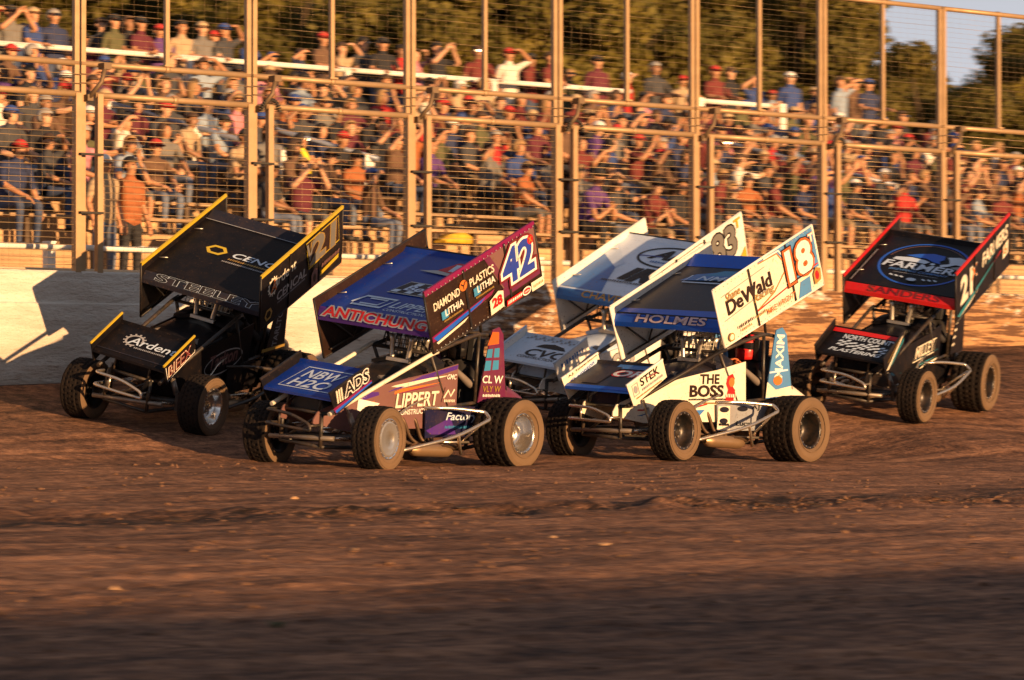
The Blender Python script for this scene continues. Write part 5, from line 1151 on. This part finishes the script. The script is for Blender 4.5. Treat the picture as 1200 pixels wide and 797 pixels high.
def print21(P):
    p = P['band']; p.text('STEELEY', -.56, .014, 1.22, .078, carbon, slant=.3, bold=.035, out=ltb, outw=.07)
    p = P['centre']
    p.ring(-.26, .74, .13, .105, .042, yelp, n=6); p.line([(-.29,.70),(-.23,.78)], .03, blk2, 'emblem'); p.text('CENCAL', -.06, .68, .74, .105, ltb, slant=.25, bold=.03); p.fine(-.06,.61,.6,.035,goldp,slant=.2); p.fine(-.10,.545,.66,.03,greyp,slant=.2)
    p.poly([(-.70,1.30),(.70,1.30),(.70,1.44),(-.70,1.44)], charc); p.text('FINELINE', -.30, 1.33, .86, .085, greyp, slant=.2, bold=.03); p.line([(-.70,1.29),(.70,1.29)], .012, greyp)
    p = P['left']
    def gear(u, v, r, m, n=14):
        p.ring(u, v, r, r*.95, r*.2, m); p.rings([[(u+r*cos(a-.10),v+r*.95*sin(a-.10)),(u+r*cos(a+.10),v+r*.95*sin(a+.10)),(u+r*1.2*cos(a+.08),v+r*1.14*sin(a+.08)),(u+r*1.2*cos(a-.08),v+r*1.14*sin(a-.08))] for a in [2*PI*k/n+.5 for k in range(int(n*.8))]], m, 'emblem')
    gear(.26,-.23,.10,cream); p.text('Ardent', .24, -.27, .52, .12, cream, bold=.025, rot=.04, slant=.1); p.text('A', .21, -.30, .12, .14, orangep, slant=.15)
    p.text('CENCAL', .34, -.45, .66, .10, silver, slant=.1, bold=.03); p.fine(.36,-.485,.6,.022,greyp); p.ring(.16,-.52,.085,.075,.03,goldp,n=6)
    p.poly([(.97,-.06),(1.70,-.05),(1.74,-.36),(1.05,-.40)], darkbr); p.line([(.97,-.06),(1.70,-.05),(1.74,-.36),(1.05,-.40)], .014, yelp, closed=True); p.text('21', 1.10, -.36, .52, .28, dsilver, bold=.07, out=goldp, outw=.12); p.text('V', .98, -.30, .16, .21, dsilver, bold=.05, out=darkbr, outw=.08)
    p.poly([(1.30,-.60),(1.72,-.57),(1.73,-.52),(1.32,-.55)], yelp); p.fine(1.33,-.51,.38,.05,mauve,slant=.3); p.poly([(1.10,-.66),(1.24,-.66),(1.24,-.48),(1.16,-.44),(1.10,-.50)], mauve, 'emblem'); p.ell(1.17,-.56,.035,.05,darkbr)
    p = P['nose']; gear(-.10,.33,.095,silver) if False else None
    q = P['nose']; q.ring(-.12,.34,.10,.10,.022,silver,a0=-.2,a1=5.2); q.rings([[(-.12+.10*cos(a-.1),.34+.10*sin(a-.1)),(-.12+.10*cos(a+.1),.34+.10*sin(a+.1)),(-.12+.122*cos(a+.08),.34+.122*sin(a+.08)),(-.12+.122*cos(a-.08),.34+.122*sin(a-.08))] for a in [.5+2*PI*k/13 for k in range(10)]], silver, 'emblem')
    q.text('Ardent', -.17, .27, .54, .125, ltb, bold=.015, slant=.15); q.fine(-.06,.21,.36,.028,greyp); q.line([(-.41,.075),(.41,.075)], .012, charc)
    p = P['noseL']; p.line([(.02,-.035),(.05,-.215),(.60,-.185),(.60,-.16)], .012, wht); p.text('BIEEX', .06, -.18, .46, .125, cream, bold=.0, slant=.05, out=darkred, outw=.07); p.text('BIEEX', .075, -.172, .44, .11, darkred, bold=-.01, slant=.05)
    p = P['side']; p.ring(1.42, .70, .42, .125, .016, silver, rot=.16, n=40); p.text('Tarlton', 1.10, .62, .62, .15, mauve, bold=.035, rot=.14, slant=.12)
    p = P['sail']; p.text('TARLTON', .38, .80, .48, .11, greyp, rot=PI/2, bold=.02); p.poly([(.04,.74),(.60,.78),(.60,.81),(.04,.78)], goldp)
def printF(P):
    p = P['band']; p.text('SANDERS', -.42, .014, .92, .078, darkred, slant=.2, bold=.035)
    p = P['centre']; cu, cv = .02, .70
    p.ring(cu, cv, .56, .58, .03, royal, n=48); p.ring(cu, cv, .50, .52, .012, mauve, n=40, a0=.5, a1=2.9)
    p.poly([(-.28,.88),(-.14,.96),(.02,1.02),(.18,1.0),(.20,.90),(.16,.84),(.20,.78),(.10,.80),(-.02,.87),(-.14,.86)], royal, 'emblem'); p.poly([(.22,.98),(.36,1.02),(.46,.98),(.54,.86),(.48,.80),(.38,.82),(.30,.74),(.22,.70),(.20,.76),(.30,.82),(.26,.92)], ltb, 'emblem'); p.poly([(-.38,.80),(-.20,.84),(-.02,.82),(.06,.78),(.02,.72),(-.12,.73),(-.28,.72),(-.40,.73)], ltb, 'emblem'); p.ell(.11,.74,.03,.03,ltb); p.poly([(.34,.72),(.46,.79),(.54,.76),(.50,.66)], greyp, 'emblem')
    p.text('FARMERS', -.46, .53, 1.0, .16, ltb, bold=.045, slant=.1); p.text('BREWING COMPANY', -.34, .45, .74, .05, midb, slant=.1, bold=.03); p.line([(-.26,.40),(.3,.40)], .008, greyp)
    p.rings([[(cu-.3+.07*i,.27+.01*abs(i-4)),(cu-.255+.07*i,.25+.01*abs(i-4)),(cu-.255+.07*i,.28+.01*abs(i-4)),(cu-.3+.07*i,.30+.01*abs(i-4))] for i in (0,1,2,6,7,8)], ltb, 'emblem'); p.ell(.02,.26,.06,.04,ltb); p.line([(-.66,.02),(-.66,.9)], .012, greyp)
    p = P['left']
    p.text('FARMERS', .88, -.30, .86, .17, cream, bold=.05, slant=.15, rot=.03); p.text('21', .16, -.46, .36, .32, cream, bold=.07, out=greyp, outw=.12); p.text('X', .50, -.30, .17, .15, orangep, bold=.05, out=cream, outw=.12)
    p.poly([(.02,-.56),(.3,-.52),(1.45,-.36),(.9,-.47),(.1,-.61)], teal); p.poly([(1.0,-.33),(1.6,-.25),(1.1,-.30)], teal); p.poly([(.10,-.605),(.75,-.51),(.4,-.585)], cream); p.poly([(1.2,-.40),(1.5,-.34),(1.5,-.36)], redpnt)
    p.poly([(1.56,-.50),(1.74,-.48),(1.75,-.30),(1.58,-.34)], cream, 'emblem'); p.text('6', 1.60, -.46, .10, .12, orangep, bold=.04)
    p = P['nose']; p.text('NORTH COUNTY', -.24, .38, .64, .10, ltb, bold=.04); p.text('PLASTERING', -.30, .085, .62, .07, ltb, slant=.3, bold=.04)
    sq = []
    for i in range(14):
        for j in range(4):
            if (i+j) % 2: a = -.26+.044*i; b = .185+.036*j+.022*sin(i*.9); sq.append([(a,b),(a+.046,b+.012),(a+.056,b+.048),(a+.01,b+.036)])
    p.rings(sq, ltb, 'emblem'); p.poly([(-.41,.50),(.41,.50),(.41,.57),(-.41,.57)], redpnt)
    p = P['noseL']; p.poly([(.05,-.2),(.55,-.02),(.6,-.03),(.12,-.22)], cream); p.poly([(.15,-.21),(.6,-.06),(.6,-.10),(.25,-.205)], teal); p.line([(.1,-.12),(.5,-.01)], .012, goldp)
    p = P['side']; p.poly([(.5,.56),(1.3,.70),(2.0,.80),(1.3,.66),(.6,.52)], teal); p.poly([(.75,.55),(1.5,.66),(1.95,.71),(1.4,.62)], teal); p.line([(1.12,.66),(1.80,.76),(1.84,.93),(1.22,.84)], .014, cream, closed=True); p.text('MILLEY', 1.19, .70, .60, .13, cream, rot=.14, slant=.1, bold=.03); p.poly([(1.3,.56),(1.9,.66),(1.95,.69),(1.5,.62)], cream)
    p = P['sail']; p.rings([[(.17+.01*i,.80+.09*i),(.24+.01*i,.82+.09*i),(.24+.01*i,.85+.09*i),(.17+.01*i,.83+.09*i)] for i in range(6)], cream)

SUITBLK = mat('black_suit', (.022,.020,.022), .75, vary=.2, scale=12); SUITGRY = mat('grey_suit', (.16,.13,.11), .8, vary=.25, scale=10); GLB = mat('black_glove', (.02,.018,.018), .7)
base = dict(rimF=rimblk, rimR=rimblk, rimL=rimblk, tube=tubeblk, suit=SUITBLK, glove=GLB, helmet=blk2)
build_car('c42', dict(base, name='race_car', label='blue winged race car with a maroon side panel numbered 42, nearest car in front', rimL=rimchr, rimF=rimchr, coverF=alumi, down=cream, hood=carbon, side=mauve, low=paint('midnight', (.012,.013,.05), .35, .15), sail=maroonp, tail=maroonp,
    centre=navyp, left=darkbr, right=darkbr, edge=carbon, topedge=magenta, band=purple, nose=navyp, noseside=blk, noseedge=carbon, nerf=chrome, bumper=tubeblk, suit=SUITBLK, sleeve=SUITGRY, helmet=blk2, print=print42,
    driver='driver in black suit and black helmet inside the car numbered 42'))
build_car('c18', dict(base, name='race_car', label='white and blue winged race car numbered 18 with cream side panels', down=carbon, hood=charc, side=cream, low=greyp, sail=lblue, tail=cream,
    centre=charc, left=cream, right=wht, edge=wht, band=royal, nose=charc, noseside=cream, noseedge=wht, nosefront=royal, screen=screenm, suit=SUITBLK, sleeve=SUITGRY, helmet=redpnt, hstripe=blk, glove=mat('orange_glove', (.5,.13,.04), .7), print=print18,
    driver='driver in red helmet and dark suit inside the white car numbered 18'))
build_car('c83', dict(base, name='race_car', label='pale blue and white winged race car numbered 83 half hidden behind the others', down=tubeblk, hood=ltb, side=wht, low=midb, sail=wht, tail=wht, stiff=(.50, 1.06),
    centre=paint('pale_blue_white', (.60,.70,.84), .35, .1), left=wht, right=wht, edge=wht, band=midb, nose=ltb, noseside=wht, noseedge=ltb, suit=SUITBLK, helmet=wht, print=print83,
    driver='driver in white helmet inside the pale blue car numbered 83'))
build_car('c21', dict(base, name='race_car', label='black winged race car with yellow edges numbered 21 beside the wall', rimF=rimchr, down=tubeblk, hood=blk2, side=blk2, low=blk, sail=blk, tail=blk,
    centre=blk2, left=blk, right=blk, edge=carbon, topedge=yelp, both_edges=True, band=charc, nose=blk2, noseside=blk, noseedge=yelp, nerf=tubeblk, screen=screenm, print=print21,
    driver='driver in black helmet inside the black car with yellow edges'))
build_car('cFa', dict(base, name='race_car', label='black winged race car with red edges and a round blue emblem, last car', down=tubeblk, hood=blk2, side=blk, low=blk, sail=blk, tail=blk,
    centre=blk2, left=blk, right=blk, edge=carbon, topedge=redpnt, both_edges=True, band=redpnt, nose=blk2, noseside=blk, noseedge=carbon, print=printF,
    driver='driver in dark helmet inside the black car with red edges'))

# ------------------------------------------------------------------ loose clods on the track
clodm = mat('clay_clod', (.15,.075,.040), .9, vary=.35, scale=18, bump=.5)
g = np.random.default_rng(5)
_ib = bmesh.new(); bmesh.ops.create_icosphere(_ib, subdivisions=1, radius=1); ICO_V = np.array([tuple(v.co) for v in _ib.verts]); ICO_F = [[v.index for v in f.verts] for f in _ib.faces]; _ib.free()
def clods(mb, x, y, s, flat=.6, sink=.2, long=1.):
    z = ground_z(x, y)
    for i in range(len(x)):
        v = ICO_V*g.uniform(.65, 1.3, (12, 1))*np.array([g.uniform(.8,1.4), g.uniform(.8,1.4), flat*g.uniform(.7,1.2)])*s[i]; a = g.uniform(-.5, .5) if long > 1 else g.uniform(0, 6.28)
        v[:,0] *= long; c_, s_ = cos(a+.3), sin(a+.3); vx = v[:,0]*c_-v[:,1]*s_; vy = v[:,0]*s_+v[:,1]*c_
        mb.add(np.stack([vx+x[i], vy+y[i], v[:,2]+z[i]+s[i]*sink], 1), ICO_F, 0, False)
def clod(mb, x, y, s): clods(mb, np.array([x]), np.array([y]), np.array([s]), .65, .25)
mb = MB(); n = 4200
D = 14.5+19*g.random(n)**.9; x = (g.random(n)*2-1)*D*.165; keep = vnoise(x*.7, D*1.3, 71) > .36; D, x = D[keep], x[keep]
clods(mb, x, D, .004+.024*g.random(len(x))**5)
n = 2600; x = g.uniform(-5.2, 5.4, n); w_ = vnoise(x*1.1, x*0, 81); off = g.normal(size=n)*(.06+.34*w_**2)
keep = g.random(n) < np.clip(vnoise(x*1.9, x*0+4, 91)*1.6-.35, .04, 1); x, off = x[keep], off[keep]; y = groove_y(x)-.05+off
sz = .007+.030*g.random(len(x))**3.5; dkm = g.random(len(x)) < .6; dk = MB()
clods(mb, x[~dkm], y[~dkm], sz[~dkm], .5, .05); clods(dk, x[dkm], y[dkm], sz[dkm], .40, -.02, 1.9)
tag(dk.build('dark_clods', mat('dark_clay_clod', (.040,.021,.013), .8, vary=.4, scale=15, bump=.5)), 'dark crumbs along the ragged edge of the racing groove', 'dirt', kind='stuff')  # darker, flatter clods strewn along the groove
tag(mb.build('dirt_clods', clodm), 'loose crumbs of clay scattered over the track', 'dirt', kind='stuff')
def depth_at(u, py):
    for y in np.arange(10, 40, .02):
        if (CAM_H-gz(u*y, y))*4000/y < py-455: return y
for px, py, s, lab in ((708,643,.038,'pale clay clod lying alone, largest on the open track'),(648,633,.028,'reddish clay clod just up track of the largest clod'),(345,590,.03,'dark clod on the ragged edge below the front wheel of car 42'),(415,646,.024,'small orange clod on the open clay below the nearest car'),(135,689,.026,'orange clod at the edge of the long foreground shadow')):
    u = (px-600)/4000; y = depth_at(u, py); mb = MB(); clod(mb, u*y, y, s); tag(mb.build('clod', mat('pale_clod', (.40,.24,.13), .9, vary=.3, scale=20, bump=.5)), lab, 'clod')
# small green weed in the shaded foreground
mb = MB(); y = depth_at((325-600)/4000, 738); x = (325-600)/4000*y; z = gz(x, y)
for k in range(26):
    a = g.uniform(0, 6.28); l = g.uniform(.03,.075); t = g.uniform(.2,.9); b = Vector((x+cos(a)*.01, y+sin(a)*.01, z)); e_ = b+Vector((cos(a)*l*t, sin(a)*l*t, l*(1-.4*t))); s_ = Vector((-sin(a), cos(a), 0))*.006
    mb.add([b-s_*.4, b.lerp(e_,.5)-s_+Vector((0,0,.008)), e_, b.lerp(e_,.5)+s_+Vector((0,0,.008))], [(0,1,2,3)])
tag(mb.build('weed', mat('weed_leaf', (.05,.085,.025), .7)), 'small green weed in the shaded dirt of the foreground', 'plant')
